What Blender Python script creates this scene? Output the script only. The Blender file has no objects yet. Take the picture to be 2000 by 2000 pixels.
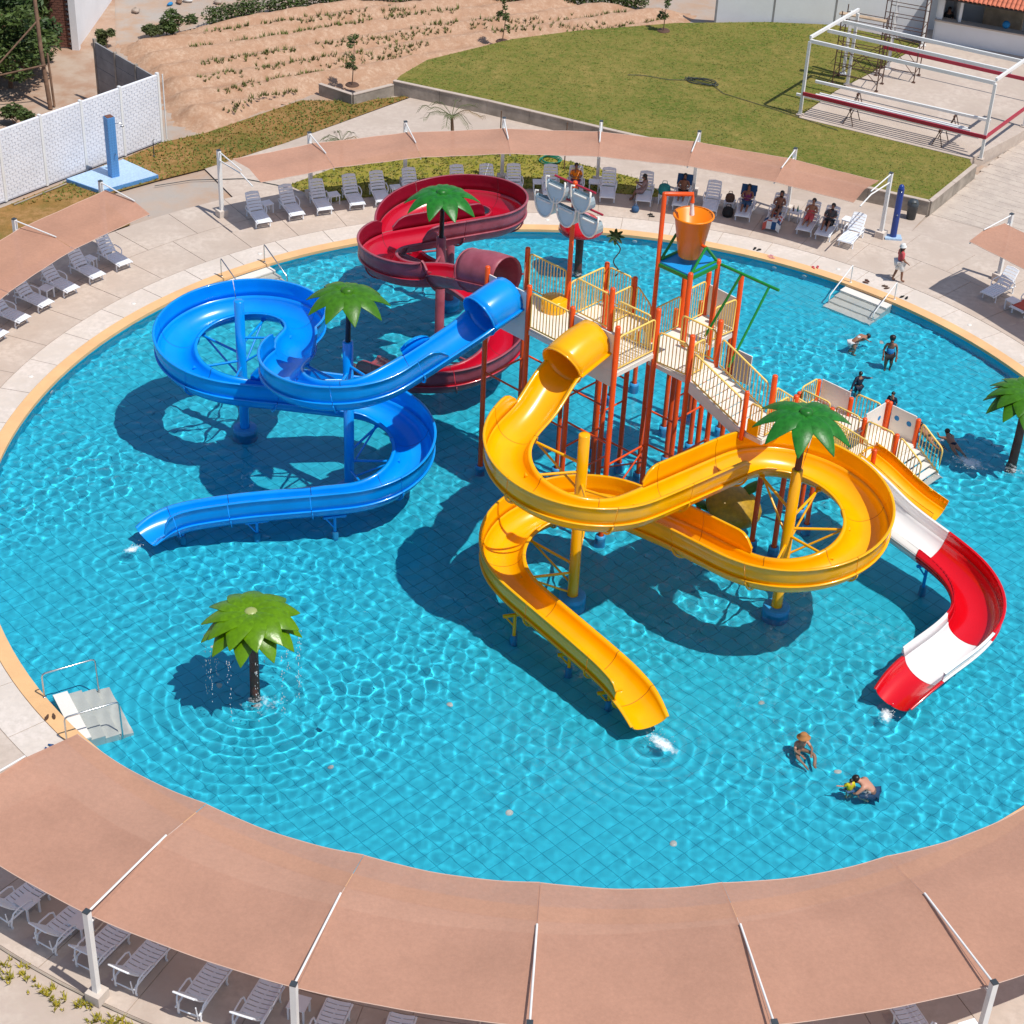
import bpy, math, random
import numpy as np
from mathutils import Vector, Matrix
R = math.radians
random.seed(7)
sc = bpy.context.scene
COL = sc.collection

# ------------------------------------------------------------------ camera, sky, sun, exposure
cam_d = bpy.data.cameras.new('camera'); cam = bpy.data.objects.new('camera', cam_d); COL.objects.link(cam)
cam_d.sensor_width = 36; cam_d.lens = 65.51; cam_d.clip_end = 1500; cam_d.clip_start = .5
_r = Vector((.99704863, .06490567, .04100344)); _u = Vector((-.07068796, .56774279, .82016543)); _f = Vector((-.02995399, .82064327, -.57065522))
cam.matrix_world = Matrix(((_r.x, _u.x, -_f.x, 0), (_r.y, _u.y, -_f.y, -51.683), (_r.z, _u.z, -_f.z, 34.661), (0, 0, 0, 1)))
sc.camera = cam
SUN_AZ, SUN_EL = -32.0, 63.0
world = bpy.data.worlds.new('World'); sc.world = world; world.use_nodes = True
wt = world.node_tree; sky = wt.nodes.new('ShaderNodeTexSky'); sky.sky_type = 'NISHITA'; sky.sun_disc = False
sky.sun_elevation = R(SUN_EL); sky.sun_rotation = R(90 - SUN_AZ); sky.air_density = 1.0; sky.dust_density = .6; sky.ozone_density = 1.2
wt.links.new(sky.outputs[0], wt.nodes['Background'].inputs[0]); wt.nodes['Background'].inputs[1].default_value = .115
sun_d = bpy.data.lights.new('sun', 'SUN'); sun_d.energy = 4.2; sun_d.angle = R(.53); sun_d.color = (1, .955, .88)
sun_d.cycles.is_caustics_light = True
sun = bpy.data.objects.new('sun', sun_d); COL.objects.link(sun)
_d = Vector((-math.cos(R(SUN_AZ)) * math.cos(R(SUN_EL)), -math.sin(R(SUN_AZ)) * math.cos(R(SUN_EL)), -math.sin(R(SUN_EL))))
sun.rotation_euler = _d.to_track_quat('-Z', 'Y').to_euler()
sc.view_settings.view_transform = 'Standard'; sc.view_settings.look = 'None'; sc.view_settings.exposure = 0.0; sc.view_settings.gamma = 1
sc.view_settings.use_curve_mapping = False
sc.cycles.use_denoising = True
sc.cycles.max_bounces = 6; sc.cycles.caustics_reflective = False; sc.cycles.transparent_max_bounces = 12; sc.cycles.sample_clamp_indirect = 6

# ------------------------------------------------------------------ materials
MATS = {}
def mat(name, col, rough=.5, var=.0, scale=3.0, bump=.0, bscale=20.0, spec=.5, metal=0, coat=0, col2=None, detail=4, stretch=None, bd=.02):
    """plain painted / mineral surface: base colour broken up by noise, fine relief by bump"""
    if name in MATS: return MATS[name]
    m = bpy.data.materials.new(name); m.use_nodes = True; t = m.node_tree; n = t.nodes; l = t.links
    b = n['Principled BSDF']; b.inputs['Roughness'].default_value = rough; b.inputs['Metallic'].default_value = metal
    b.inputs['Specular IOR Level'].default_value = spec; b.inputs['Coat Weight'].default_value = coat; b.inputs['Coat Roughness'].default_value = .08
    c = (*col, 1); b.inputs['Base Color'].default_value = c
    if var or col2 or bump:
        tc = n.new('ShaderNodeTexCoord'); src = tc.outputs['Object']
        if stretch:
            mp = n.new('ShaderNodeMapping'); mp.inputs['Scale'].default_value = stretch; l.new(src, mp.inputs[0]); src = mp.outputs[0]
        if var or col2:
            tx = n.new('ShaderNodeTexNoise'); tx.inputs['Scale'].default_value = scale; tx.inputs['Detail'].default_value = detail; tx.inputs['Roughness'].default_value = .62
            l.new(src, tx.inputs['Vector'])
            rp = n.new('ShaderNodeValToRGB'); e = rp.color_ramp.elements
            e[0].position = .32; e[1].position = .68
            c2 = col2 if col2 else tuple(x * (1 - var) for x in col)
            e[0].color = (*c2, 1); e[1].color = tuple(min(1, x * (1 + var * .5)) for x in col) + (1,)
            l.new(tx.outputs[0], rp.inputs[0]); l.new(rp.outputs[0], b.inputs['Base Color'])
        if bump:
            t2 = n.new('ShaderNodeTexNoise'); t2.inputs['Scale'].default_value = bscale; t2.inputs['Detail'].default_value = 5; l.new(src, t2.inputs['Vector'])
            bp = n.new('ShaderNodeBump'); bp.inputs['Strength'].default_value = bump; bp.inputs['Distance'].default_value = bd
            l.new(t2.outputs[0], bp.inputs['Height']); l.new(bp.outputs[0], b.inputs['Normal'])
    MATS[name] = m; return m
def ground_mat(name, cols, scales, bump=.5, bscale=6, bd=.04):
    """three-tone ground: large patches, medium mottling and fine grain"""
    m = bpy.data.materials.new(name); m.use_nodes = True; t = m.node_tree; n = t.nodes; l = t.links; b = n['Principled BSDF']
    b.inputs['Roughness'].default_value = .9; b.inputs['Specular IOR Level'].default_value = .25
    tc = n.new('ShaderNodeTexCoord'); prev = None; geo = n.new('ShaderNodeNewGeometry')
    for i, c in enumerate(cols):
        if i == 0:
            g = n.new('ShaderNodeRGB'); g.outputs[0].default_value = (*c, 1); prev = g.outputs[0]; continue
        tx = n.new('ShaderNodeTexNoise'); tx.inputs['Scale'].default_value = scales[i - 1]; tx.inputs['Detail'].default_value = 6; tx.inputs['Roughness'].default_value = .65
        mp = n.new('ShaderNodeMapping'); mp.inputs['Location'].default_value = (i * 13.1, i * 7.7, 0); l.new(geo.outputs['Position'], mp.inputs[0]); l.new(mp.outputs[0], tx.inputs['Vector'])
        rp = n.new('ShaderNodeValToRGB'); rp.color_ramp.elements[0].position = .42; rp.color_ramp.elements[1].position = .62; l.new(tx.outputs[0], rp.inputs[0])
        mx = n.new('ShaderNodeMix'); mx.data_type = 'RGBA'; l.new(rp.outputs[0], mx.inputs[0]); l.new(prev, mx.inputs[6]); mx.inputs[7].default_value = (*c, 1); prev = mx.outputs[2]
    l.new(prev, b.inputs['Base Color'])
    t2 = n.new('ShaderNodeTexNoise'); t2.inputs['Scale'].default_value = bscale; t2.inputs['Detail'].default_value = 8; l.new(tc.outputs['Object'], t2.inputs['Vector'])
    bp = n.new('ShaderNodeBump'); bp.inputs['Strength'].default_value = bump; bp.inputs['Distance'].default_value = bd; l.new(t2.outputs[0], bp.inputs['Height']); l.new(bp.outputs[0], b.inputs['Normal'])
    MATS[name] = m; return m
def fabric_mat(name, col, thru):
    """knitted shade cloth: lets a little light straight through its holes"""
    m = bpy.data.materials.new(name); m.use_nodes = True; t = m.node_tree; n = t.nodes; l = t.links; b = n['Principled BSDF']
    b.inputs['Roughness'].default_value = .85; b.inputs['Specular IOR Level'].default_value = .2
    tc = n.new('ShaderNodeTexCoord'); tx = n.new('ShaderNodeTexNoise'); tx.inputs['Scale'].default_value = .55; tx.inputs['Detail'].default_value = 7; tx.inputs['Roughness'].default_value = .7; l.new(tc.outputs['Object'], tx.inputs['Vector'])
    rp = n.new('ShaderNodeValToRGB'); rp.color_ramp.elements[0].position = .3; rp.color_ramp.elements[1].position = .7
    rp.color_ramp.elements[0].color = tuple(x * .9 for x in col) + (1,); rp.color_ramp.elements[1].color = tuple(x * 1.06 for x in col) + (1,)
    l.new(tx.outputs[0], rp.inputs[0]); l.new(rp.outputs[0], b.inputs['Base Color'])
    wv = n.new('ShaderNodeTexNoise'); wv.inputs['Scale'].default_value = 60; l.new(tc.outputs['Object'], wv.inputs['Vector'])
    bp = n.new('ShaderNodeBump'); bp.inputs['Strength'].default_value = .5; bp.inputs['Distance'].default_value = .01; l.new(wv.outputs[0], bp.inputs['Height']); l.new(bp.outputs[0], b.inputs['Normal'])
    w2 = n.new('ShaderNodeTexNoise'); w2.inputs['Scale'].default_value = 9; w2.inputs['Detail'].default_value = 8; w2.inputs['Roughness'].default_value = .8; l.new(tc.outputs['Object'], w2.inputs['Vector'])
    r2 = n.new('ShaderNodeValToRGB'); r2.color_ramp.elements[0].position = .3; r2.color_ramp.elements[1].position = .7; r2.color_ramp.elements[0].color = (.86, .86, .86, 1); r2.color_ramp.elements[1].color = (1.05, 1.05, 1.05, 1); l.new(w2.outputs[0], r2.inputs[0])
    mu = n.new('ShaderNodeMix'); mu.data_type = 'RGBA'; mu.blend_type = 'MULTIPLY'; mu.inputs[0].default_value = 1; l.new(rp.outputs[0], mu.inputs[6]); l.new(r2.outputs[0], mu.inputs[7]); l.new(mu.outputs[2], b.inputs['Base Color'])
    tl_ = n.new('ShaderNodeBsdfTranslucent'); l.new(mu.outputs[2], tl_.inputs[0]); m1 = n.new('ShaderNodeMixShader'); m1.inputs[0].default_value = .2; l.new(b.outputs[0], m1.inputs[1]); l.new(tl_.outputs[0], m1.inputs[2])
    tr = n.new('ShaderNodeBsdfTransparent'); mx = n.new('ShaderNodeMixShader'); mx.inputs[0].default_value = thru
    l.new(m1.outputs[0], mx.inputs[1]); l.new(tr.outputs[0], mx.inputs[2]); l.new(mx.outputs[0], n['Material Output'].inputs[0])
    MATS[name] = m; return m
def water_mat():
    m = bpy.data.materials.new('water'); m.use_nodes = True; t = m.node_tree; n = t.nodes; b = n['Principled BSDF']
    b.inputs['Base Color'].default_value = (.90, .985, 1, 1); b.inputs['Roughness'].default_value = 0; b.inputs['IOR'].default_value = 1.33; b.inputs['Transmission Weight'].default_value = 1
    MATS['water'] = m; return m
water_mat()
fabric_mat('shade_cloth', (.565, .305, .212), .05)
ground_mat('concrete', [(.54, .445, .375), (.46, .375, .315), (.59, .50, .43), (.50, .415, .35)], [.16, .6, 4], .3, 9, .015)
ground_mat('concrete_light', [(.66, .58, .51), (.58, .505, .44), (.70, .62, .56), (.60, .53, .47)], [.3, .9, 5], .3, 9, .015)
mat('concrete_grey', (.36, .31, .26), .9, .35, 1.2, .5, 6, .2)
ground_mat('concrete_tan', [(.52, .43, .36), (.44, .36, .30), (.57, .48, .41), (.49, .40, .34)], [.14, .5, 4], .3, 9, .015)
mat('coping', (.78, .47, .23), .7, .12, .8, .2, 12, .3)
mat('joint', (.42, .345, .285), .9)
mat('tile', (.04, .65, .87), .35, .10, 1.3, .1, 5, .5)
mat('grout', (.006, .40, .56), .6)
mat('pool_wall', (.006, .42, .62), .4, .1, 1, .1, 5)
mat('yellow', (.93, .43, .0), .25, .10, 1.1, .05, 3, .4, coat=.25, detail=8)
mat('blue', (.0, .29, .84), .25, .12, 1.1, .05, 3, .45, coat=.3, detail=8)
mat('red', (.52, .004, .024), .25, .1, .8, .05, 3, .5, coat=.5)
mat('maroon', (.35, .085, .115), .45, .28, 1.6, .15, 6, .4, col2=(.26, .05, .07))
mat('crimson', (.24, .004, .022), .35, .2, 1.2, .05, 3)
mat('slide_red', (.62, .002, .008), .22, .05, .8, .04, 3, .5, coat=.5)
mat('slide_white', (.80, .79, .78), .25, .03, .8, .04, 3, .5, coat=.4)
mat('gasket_yellow', (.30, .10, .0), .6); mat('gasket_blue', (.0, .05, .25), .6); mat('gasket_maroon', (.08, .01, .015), .6)
mat('orange', (.80, .085, .005), .35, .12, 1.5, .1, 6, .5)
mat('bucket_orange', (.88, .235, .002), .35, .06, 1, .05, 4, .4)
mat('rail_yellow', (.92, .62, .15), .35)
mat('panel_white', (.80, .76, .70), .4, .06, 1, .05, 6)
mat('deck_cream', (.80, .75, .67), .6, .1, 1.5, .3, 30)
mat('green_pipe', (.01, .24, .03), .35, .1, 2)
mat('dome_blue', (.01, .30, .72), .3)
mat('leaf_green', (.018, .165, .016), .38, .35, 5, .35, 9, .35)
mat('leaf_mid', (.05, .17, .006), .38, .3, 5, .35, 9, .35)
mat('leaf_lime', (.105, .235, .0), .32, .28, 5, .35, 9, .4)
mat('trunk_brown', (.13, .035, .018), .5, .4, 3, .5, 9)
mat('sleeve_blue', (.03, .30, .62), .5, .2, 2)
mat('steel', (.55, .56, .57), .22, metal=1)
mat('white_paint', (.80, .79, .77), .4, .06, 1.5, .05, 8)
mat('white_plastic', (.84, .87, .92), .35, .05, 3)
mat('lounger_grey', (.80, .86, .94), .45, .05, 3)
mat('skin_a', (.36, .17, .10), .5, .1, 4); mat('skin_b', (.24, .105, .06), .5, .1, 4); mat('skin_c', (.55, .27, .18), .5, .1, 4)
mat('hair', (.012, .009, .008), .4); mat('hair_brown', (.05, .025, .015), .45)
for nm, c in dict(navy=(.006, .012, .035), black=(.012, .012, .014), coral=(.62, .09, .10), white_cloth=(.75, .74, .72), aqua=(.02, .24, .55), lemon=(.62, .52, .01), purple=(.20, .03, .14), denim=(.03, .09, .20),
                  teal=(.02, .25, .24), patterned=(.32, .20, .19), straw=(.40, .17, .05), towel_blue=(.01, .07, .20), towel_red=(.55, .10, .07), pink=(.65, .28, .30), brown_cloth=(.10, .05, .03)).items(): mat(nm, c, .8, .15, 6)
mat('wall_white', (.80, .80, .84), .8, .10, .8, .2, 8)
mat('wall_joint', (.62, .62, .67), .9)
mat('house_white', (.78, .78, .80), .8, .06, .5, .15, 6)
mat('brick', (.20, .085, .06), .9, .4, 4, .5, 8)
mat('mortar', (.27, .22, .19), .9)
mat('panel_grey', (.30, .29, .29), .9, .3, .8, .4, 6)
mat('shower_blue', (.10, .30, .62), .4, .35, 18, .2, 20)
mat('shower_pale', (.42, .58, .78), .45, .2, 14, .2, 20)
mat('navy_paint', (.012, .045, .25), .3, .1, 2)
mat('bin_dark', (.05, .06, .07), .45, .2, 3)
mat('hose_green', (.02, .24, .15), .4); mat('hose_dark', (.04, .05, .05), .5)
mat('scaffold', (.10, .045, .03), .6, .4, 6)
mat('beam_red', (.42, .02, .05), .45, .1, 2)
mat('plank', (.50, .36, .24), .8, .3, 2, .3, 9)
mat('wood', (.21, .12, .075), .85, .4, 3, .5, 12)
mat('roof_tile', (.58, .17, .09), .8, .25, 3, .2, 9)
mat('dark_interior', (.05, .045, .04), .8)
mat('foliage_dark', (.035, .075, .014), .6, .5, 1.5); mat('foliage_mid', (.07, .11, .02), .6, .45, 1.5); mat('foliage_olive', (.10, .12, .035), .6, .4, 2); mat('foliage_dry', (.24, .15, .06), .8, .4, 2)
mat('crop', (.15, .17, .035), .7, .5, 2); mat('grass_blade', (.20, .20, .034), .7, .4, .35, col2=(.09, .135, .016)); mat('succulent', (.40, .30, .02), .6, .5, 8, col2=(.14, .17, .02))
mat('rubble', (.42, .34, .28), .9, .3, 3, .4, 9)
ground_mat('sand', [(.43, .285, .205), (.36, .21, .135), (.47, .36, .28)], [.18, .5], .7, 3)
ground_mat('far_ground', [(.44, .345, .28), (.42, .26, .165), (.40, .35, .31)], [.12, .5], .6, 3)
ground_mat('soil', [(.47, .29, .19), (.38, .21, .125), (.53, .36, .25), (.42, .25, .16)], [.5, 2.2, 7], .9, 4, .06)
ground_mat('lawn', [(.165, .165, .025), (.08, .125, .014), (.28, .215, .06), (.11, .14, .018), (.21, .175, .04)], [.085, .25, 1.6, 5], .9, 12, .05)
ground_mat('dry_grass', [(.30, .155, .045), (.115, .12, .02), (.36, .20, .08), (.22, .13, .035)], [.4, .6, 3], .9, 12, .05)
ground_mat('patch_grass', [(.27, .245, .03), (.19, .195, .022), (.31, .24, .06)], [.3, 2.5], .9, 14, .05)
ground_mat('stamped', [(.50, .42, .36), (.44, .37, .32), (.55, .47, .40)], [.4, 2], .3, 9)

# ------------------------------------------------------------------ mesh helpers
class MB:
    def __init__(s): s.v = []; s.f = []; s.sm = []
    def add(s, V, F, smooth=False):
        o = len(s.v); s.v += [tuple(map(float, p)) for p in V]; s.f += [tuple(i + o for i in q) for q in F]; s.sm += [smooth] * len(F); return s
    def box(s, c, d, rz=0, M=None, taper=1.0):
        x, y, z = d[0] / 2, d[1] / 2, d[2] / 2; V = []
        for dz in (-1, 1):
            k = taper if dz > 0 else 1
            for a, b in ((-1, -1), (1, -1), (1, 1), (-1, 1)): V.append(Vector((a * x * k, b * y * k, dz * z)))
        if M is None:
            co, si = math.cos(rz), math.sin(rz); V = [(c[0] + p.x * co - p.y * si, c[1] + p.x * si + p.y * co, c[2] + p.z) for p in V]
        else: V = [tuple(M @ p) for p in V]
        return s.add(V, [(3, 2, 1, 0), (4, 5, 6, 7), (0, 1, 5, 4), (1, 2, 6, 5), (2, 3, 7, 6), (3, 0, 4, 7)])
    def bar(s, a, b, w, h, up=(0, 0, 1)):
        a = Vector(a); b = Vector(b); d = (b - a); L = d.length; d.normalize(); up = Vector(up)
        if abs(d.dot(up)) > .98: up = Vector((0, 1, 0))
        x = d.cross(up).normalized(); z = x.cross(d)
        M = Matrix(((x.x, d.x, z.x, 0), (x.y, d.y, z.y, 0), (x.z, d.z, z.z, 0), (0, 0, 0, 1))); M.translation = (a + b) / 2
        return s.box((0, 0, 0), (w, L, h), M=M)
    def tube(s, P, r, n=8, cap=True, closed=False):
        P = [Vector(p) for p in P]; N = len(P); rr = r if hasattr(r, '__len__') else [r] * N
        V = []; F = []; prev = None
        for i, p in enumerate(P):
            if closed: t = (P[(i + 1) % N] - P[i - 1])
            else: t = (P[min(i + 1, N - 1)] - P[max(i - 1, 0)])
            t.normalize()
            if prev is None:
                a = Vector((0, 0, 1)) if abs(t.z) < .9 else Vector((1, 0, 0)); x = t.cross(a).normalized()
            else: x = (prev - t * prev.dot(t)).normalized()
            prev = x; y = t.cross(x)
            for k in range(n):
                a = 2 * math.pi * k / n; V.append(p + (x * math.cos(a) + y * math.sin(a)) * rr[i])
        for i in range(N if closed else N - 1):
            j = (i + 1) % N
            for k in range(n): F.append((i * n + k, i * n + (k + 1) % n, j * n + (k + 1) % n, j * n + k))
        s.add(V, F, True)
        if cap and not closed: s.add(V[:n], [tuple(range(n - 1, -1, -1))]); s.add(V[-n:], [tuple(range(n))])
        return s
    def lathe(s, prof, c=(0, 0, 0), n=24, cap0=False, cap1=False, smooth=True):
        V = []; F = []; m = len(prof)
        for k in range(n):
            a = 2 * math.pi * k / n
            for r, z in prof: V.append((c[0] + r * math.cos(a), c[1] + r * math.sin(a), c[2] + z))
        for k in range(n):
            k2 = (k + 1) % n
            for i in range(m - 1): F.append((k * m + i, k2 * m + i, k2 * m + i + 1, k * m + i + 1))
        s.add(V, F, smooth)
        if cap0: s.add([V[k * m] for k in range(n)], [tuple(range(n - 1, -1, -1))])
        if cap1: s.add([V[k * m + m - 1] for k in range(n)], [tuple(range(n))])
        return s
    def poly(s, P, z0, z1=None):
        n = len(P)
        if z1 is None: return s.add([(p[0], p[1], z0) for p in P], [tuple(range(n))])
        V = [(p[0], p[1], z0) for p in P] + [(p[0], p[1], z1) for p in P]
        F = [tuple(range(n, 2 * n)), tuple(range(n - 1, -1, -1))] + [(i, (i + 1) % n, n + (i + 1) % n, n + i) for i in range(n)]
        return s.add(V, F)
    def ell(s, c, r, nu=10, nv=7, M=None):
        V = []; F = []
        for j in range(nv + 1):
            b = -math.pi / 2 + math.pi * j / nv
            for i in range(nu):
                a = 2 * math.pi * i / nu; p = Vector((math.cos(a) * math.cos(b) * r[0], math.sin(a) * math.cos(b) * r[1], math.sin(b) * r[2]))
                if M is not None: p = M @ p
                V.append((c[0] + p[0], c[1] + p[1], c[2] + p[2]))
        for j in range(nv):
            for i in range(nu): F.append((j * nu + i, j * nu + (i + 1) % nu, (j + 1) * nu + (i + 1) % nu, (j + 1) * nu + i))
        return s.add(V, F, True)
    def mesh(s, name):
        me = bpy.data.meshes.new(name); me.from_pydata(s.v, [], s.f); me.polygons.foreach_set('use_smooth', s.sm); me.update(); return me
    def build(s, name, m=None, parent=None, loc=None, rz=0):
        return link(s.mesh(name), name, m, parent, loc, rz)
def link(me, name, m=None, parent=None, loc=None, rz=0):
    o = bpy.data.objects.new(name, me); COL.objects.link(o)
    if m is not None and len(me.materials) == 0: me.materials.append(MATS[m])
    if parent is not None: o.parent = parent
    if loc is not None: o.location = loc
    if rz: o.rotation_euler = (0, 0, rz)
    return o
def tag(o, label, cat, group=None):
    o['label'] = label; o['category'] = cat
    if group: o['group'] = group
    return o
def thing(name, label, cat, loc=(0, 0, 0), rz=0, group=None):
    o = bpy.data.objects.new(name, None); COL.objects.link(o); o.location = loc; o.rotation_euler = (0, 0, rz); o.empty_display_size = .3
    return tag(o, label, cat, group)
def struct(o): o['kind'] = 'structure'; return o
def stuff(o): o['kind'] = 'stuff'; return o
def copy_tree(o, parent=None):
    c = o.copy(); COL.objects.link(c); c.parent = parent
    for ch in list(o.children): copy_tree(ch, c)
    return c
def pol(r, a, z=0): return Vector((r * math.cos(R(a)), r * math.sin(R(a)), z))
ORD = ['first', 'second', 'third', 'fourth', 'fifth', 'sixth', 'seventh', 'eighth', 'ninth', 'tenth', 'eleventh', 'twelfth', 'thirteenth', 'fourteenth', 'fifteenth', 'sixteenth', 'seventeenth', 'eighteenth', 'nineteenth', 'twentieth']
WZ, FZ = -.15, -.75       # water level and pool floor
POOL_R = 19.0

# ------------------------------------------------------------------ setting: ground, deck, pool
def ring_slab(r0, r1, a0, a1, z0, z1, n=4, edge=.0):
    V = []; F = []
    for z in (z0, z1):
        for rr in (r0, r1):
            for i in range(n + 1): V.append(tuple(pol(rr, a0 + (a1 - a0) * i / n, z)))
    m = n + 1; ix = lambda z, r, i: z * 2 * m + r * m + i
    for i in range(n):
        F += [(ix(1, 0, i), ix(1, 1, i), ix(1, 1, i + 1), ix(1, 0, i + 1)), (ix(0, 0, i), ix(1, 0, i), ix(1, 0, i + 1), ix(0, 0, i + 1)), (ix(0, 1, i), ix(0, 1, i + 1), ix(1, 1, i + 1), ix(1, 1, i))]
    F += [(ix(0, 0, 0), ix(0, 1, 0), ix(1, 1, 0), ix(1, 0, 0)), (ix(0, 0, n), ix(1, 0, n), ix(1, 1, n), ix(0, 1, n))]
    return V, F
b = MB(); V = []; F = []; N = 96; rs = [19.3, 30, 60, 120, 400]
for r in rs:
    for i in range(N): V.append(tuple(pol(r, 360 * i / N, -.09)))
for k in range(len(rs) - 1):
    for i in range(N): F.append((k * N + i, (k + 1) * N + i, (k + 1) * N + (i + 1) % N, k * N + (i + 1) % N))
b.add(V, F); ground = struct(b.build('ground', 'far_ground'))
b = MB(); b.add(*ring_slab(19.4, 25.16, 0, 360, -.08, -.02, 144)); deck = struct(b.build('pool_deck', 'joint'))
dm = {}
def deck_ring(r0, r1, step, m, off=0, z=0.0, skip=None):
    g = .012
    key = (r0, r1, step, m)
    d = math.degrees(g / r0)
    me = MB().add(*ring_slab(r0 + g, r1 - g, d, step - d, -.05, 0)).mesh('slab'); me.materials.append(MATS[m])
    a = off
    while a < 360 + off - .01:
        if not (skip and skip(a % 360)):
            o = link(me, 'slab', None, deck, (0, 0, z + random.uniform(-.002, .002))); o.rotation_euler = (0, 0, R(a))
        a += step
deck_ring(19.47, 20.6, 6, 'concrete_light', 2)
deck_ring(20.6, 22.9, 6, 'concrete', 5)
deck_ring(22.9, 25.15, 6, 'concrete', 2)
b = MB(); b.add(*ring_slab(18.99, 19.465, 0, 360, -.10, .012, 180)); struct(b.build('pool_coping', 'coping'))
# pool shell
b = MB(); V = []; F = []; N = 180
for z in (FZ - .05, -.02):
    for i in range(N): V.append(tuple(pol(POOL_R, 2 * i, z)))
for i in range(N): F.append((i, N + i, N + (i + 1) % N, (i + 1) % N))
b.add(V, F, True); struct(b.build('pool_wall', 'pool_wall'))
b = MB(); b.add([tuple(pol(POOL_R + .2, 2 * i, FZ - .012)) for i in range(N)], [tuple(range(N))]); pfloor = struct(b.build('pool_floor', 'grout'))
T = .48; ta = R(46); tiles = []; n = int(POOL_R / T) + 2
for i in range(-n, n + 1):
    for j in range(-n, n + 1):
        x = (i + .5) * T; y = (j + .5) * T; X = x * math.cos(ta) - y * math.sin(ta); Y = x * math.sin(ta) + y * math.cos(ta)
        if math.hypot(X, Y) < POOL_R + .2: tiles.append((X, Y))
h = T / 2 - .011
tile_me = MB().add([(-h, -h, 0), (h, -h, 0), (h, h, 0), (-h, h, 0), (-h, -h, -.012), (h, -h, -.012), (h, h, -.012), (-h, h, -.012)], [(0, 1, 2, 3), (4, 5, 1, 0), (5, 6, 2, 1), (6, 7, 3, 2), (7, 4, 0, 3)]).mesh('tile'); tile_me.materials.append(MATS['tile'])
tiles.sort(key=lambda p: (abs(p[0] - 1.5) * .75 + abs(p[1] + 16.4) * 2.2))
for X, Y in tiles[:290]: link(tile_me, 'tile', None, pfloor, (X, Y, FZ), ta)
b = MB(); co, si = math.cos(ta), math.sin(ta)
for X, Y in tiles[290:]:
    dz = random.uniform(-.003, .003)
    P = [(X + p * co - q * si, Y + p * si + q * co) for p, q in ((-h, -h), (h, -h), (h, h), (-h, h))]
    b.add([(*p, FZ + dz) for p in P] + [(*p, FZ - .012) for p in P], [(0, 1, 2, 3), (4, 5, 1, 0), (5, 6, 2, 1), (6, 7, 3, 2), (7, 4, 0, 3)])
stuff(b.build('tile_field', 'tile', pfloor))
# water surface: real waves (these bend the sunlight into the caustic net on the floor)
step = .052; n = int(POOL_R / step) + 1; ax = np.arange(-n, n + 1) * step; X, Y = np.meshgrid(ax, ax); Z = np.zeros_like(X); rng = np.random.default_rng(5)
amp_mod = .70 + .34 * np.sin(X * .33 + 1.0 + .8 * np.sin(Y * .21)) * np.cos(Y * .29 + .4 + .9 * np.sin(X * .17)) + .22 * np.sin(X * .83 - Y * .61 + 1.5 * np.sin(X * .3))
amp_mod = np.clip(amp_mod, .28, 1.25)
amp_mod *= np.where(Y < -14, np.clip(1 - (-13.5 - Y) / 7, .42, 1), 1)
for k in range(64):
    lam = .20 + .62 * rng.random() ** 1.5; a = rng.uniform(0, 2 * math.pi); ph = rng.uniform(0, 6.28)
    Z += .0046 * lam ** 1.25 * np.sin((X * math.cos(a) + Y * math.sin(a)) * 2 * math.pi / lam + ph)
Z *= amp_mod
for a_ in (53.2, -135.7, 134.7):
    p_ = pol(18.2, a_); Z *= 1 - .8 * np.exp(-((X - p_.x) ** 2 + (Y - p_.y) ** 2) / 2.2)
for cx, cy, am, lam, dec in ((-8.5, -11.6, .014, .38, 3.6), (8.4, -13.6, .010, .48, 2.2), (2.9, -12.3, .014, .40, 1.6), (9.6, -10.6, .012, .40, 1.4), (13.4, 3.4, .016, .42, 2.6), (-13.6, -5.6, .012, .40, 1.3), (15.3, 3.5, .012, .45, 2.5), (10.3, 7.9, .008, .45, 1.5), (-.3, 15.8, .010, .45, 2.0)):
    d = np.hypot(X - cx, Y - cy); Z += am * np.sin(d * 2 * math.pi / lam) * np.exp(-d / dec)
rad = np.hypot(X, Y); keep = rad < POOL_R + step * 1.5
sc_ = np.where(rad > POOL_R + .005, (POOL_R + .005) / np.maximum(rad, .01), 1); X = X * sc_; Y = Y * sc_
idx = np.full(X.shape, -1, int); idx[keep] = np.arange(keep.sum())
Vw = np.stack([X[keep], Y[keep], (Z + WZ)[keep]], -1)
q = np.stack([idx[:-1, :-1], idx[:-1, 1:], idx[1:, 1:], idx[1:, :-1]], -1).reshape(-1, 4); q = q[(q >= 0).all(1)]
me = bpy.data.meshes.new('water'); me.from_pydata(Vw.tolist(), [], q.tolist()); me.polygons.foreach_set('use_smooth', [True] * len(q)); me.materials.append(MATS['water'])
water = struct(link(me, 'water')); water.cycles.is_caustics_caster = True

# ------------------------------------------------------------------ land round the pool
def poly_struct(name, P, z, m, z1=None):
    b = MB(); b.poly(P, z, z1); return struct(b.build(name, m))
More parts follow.
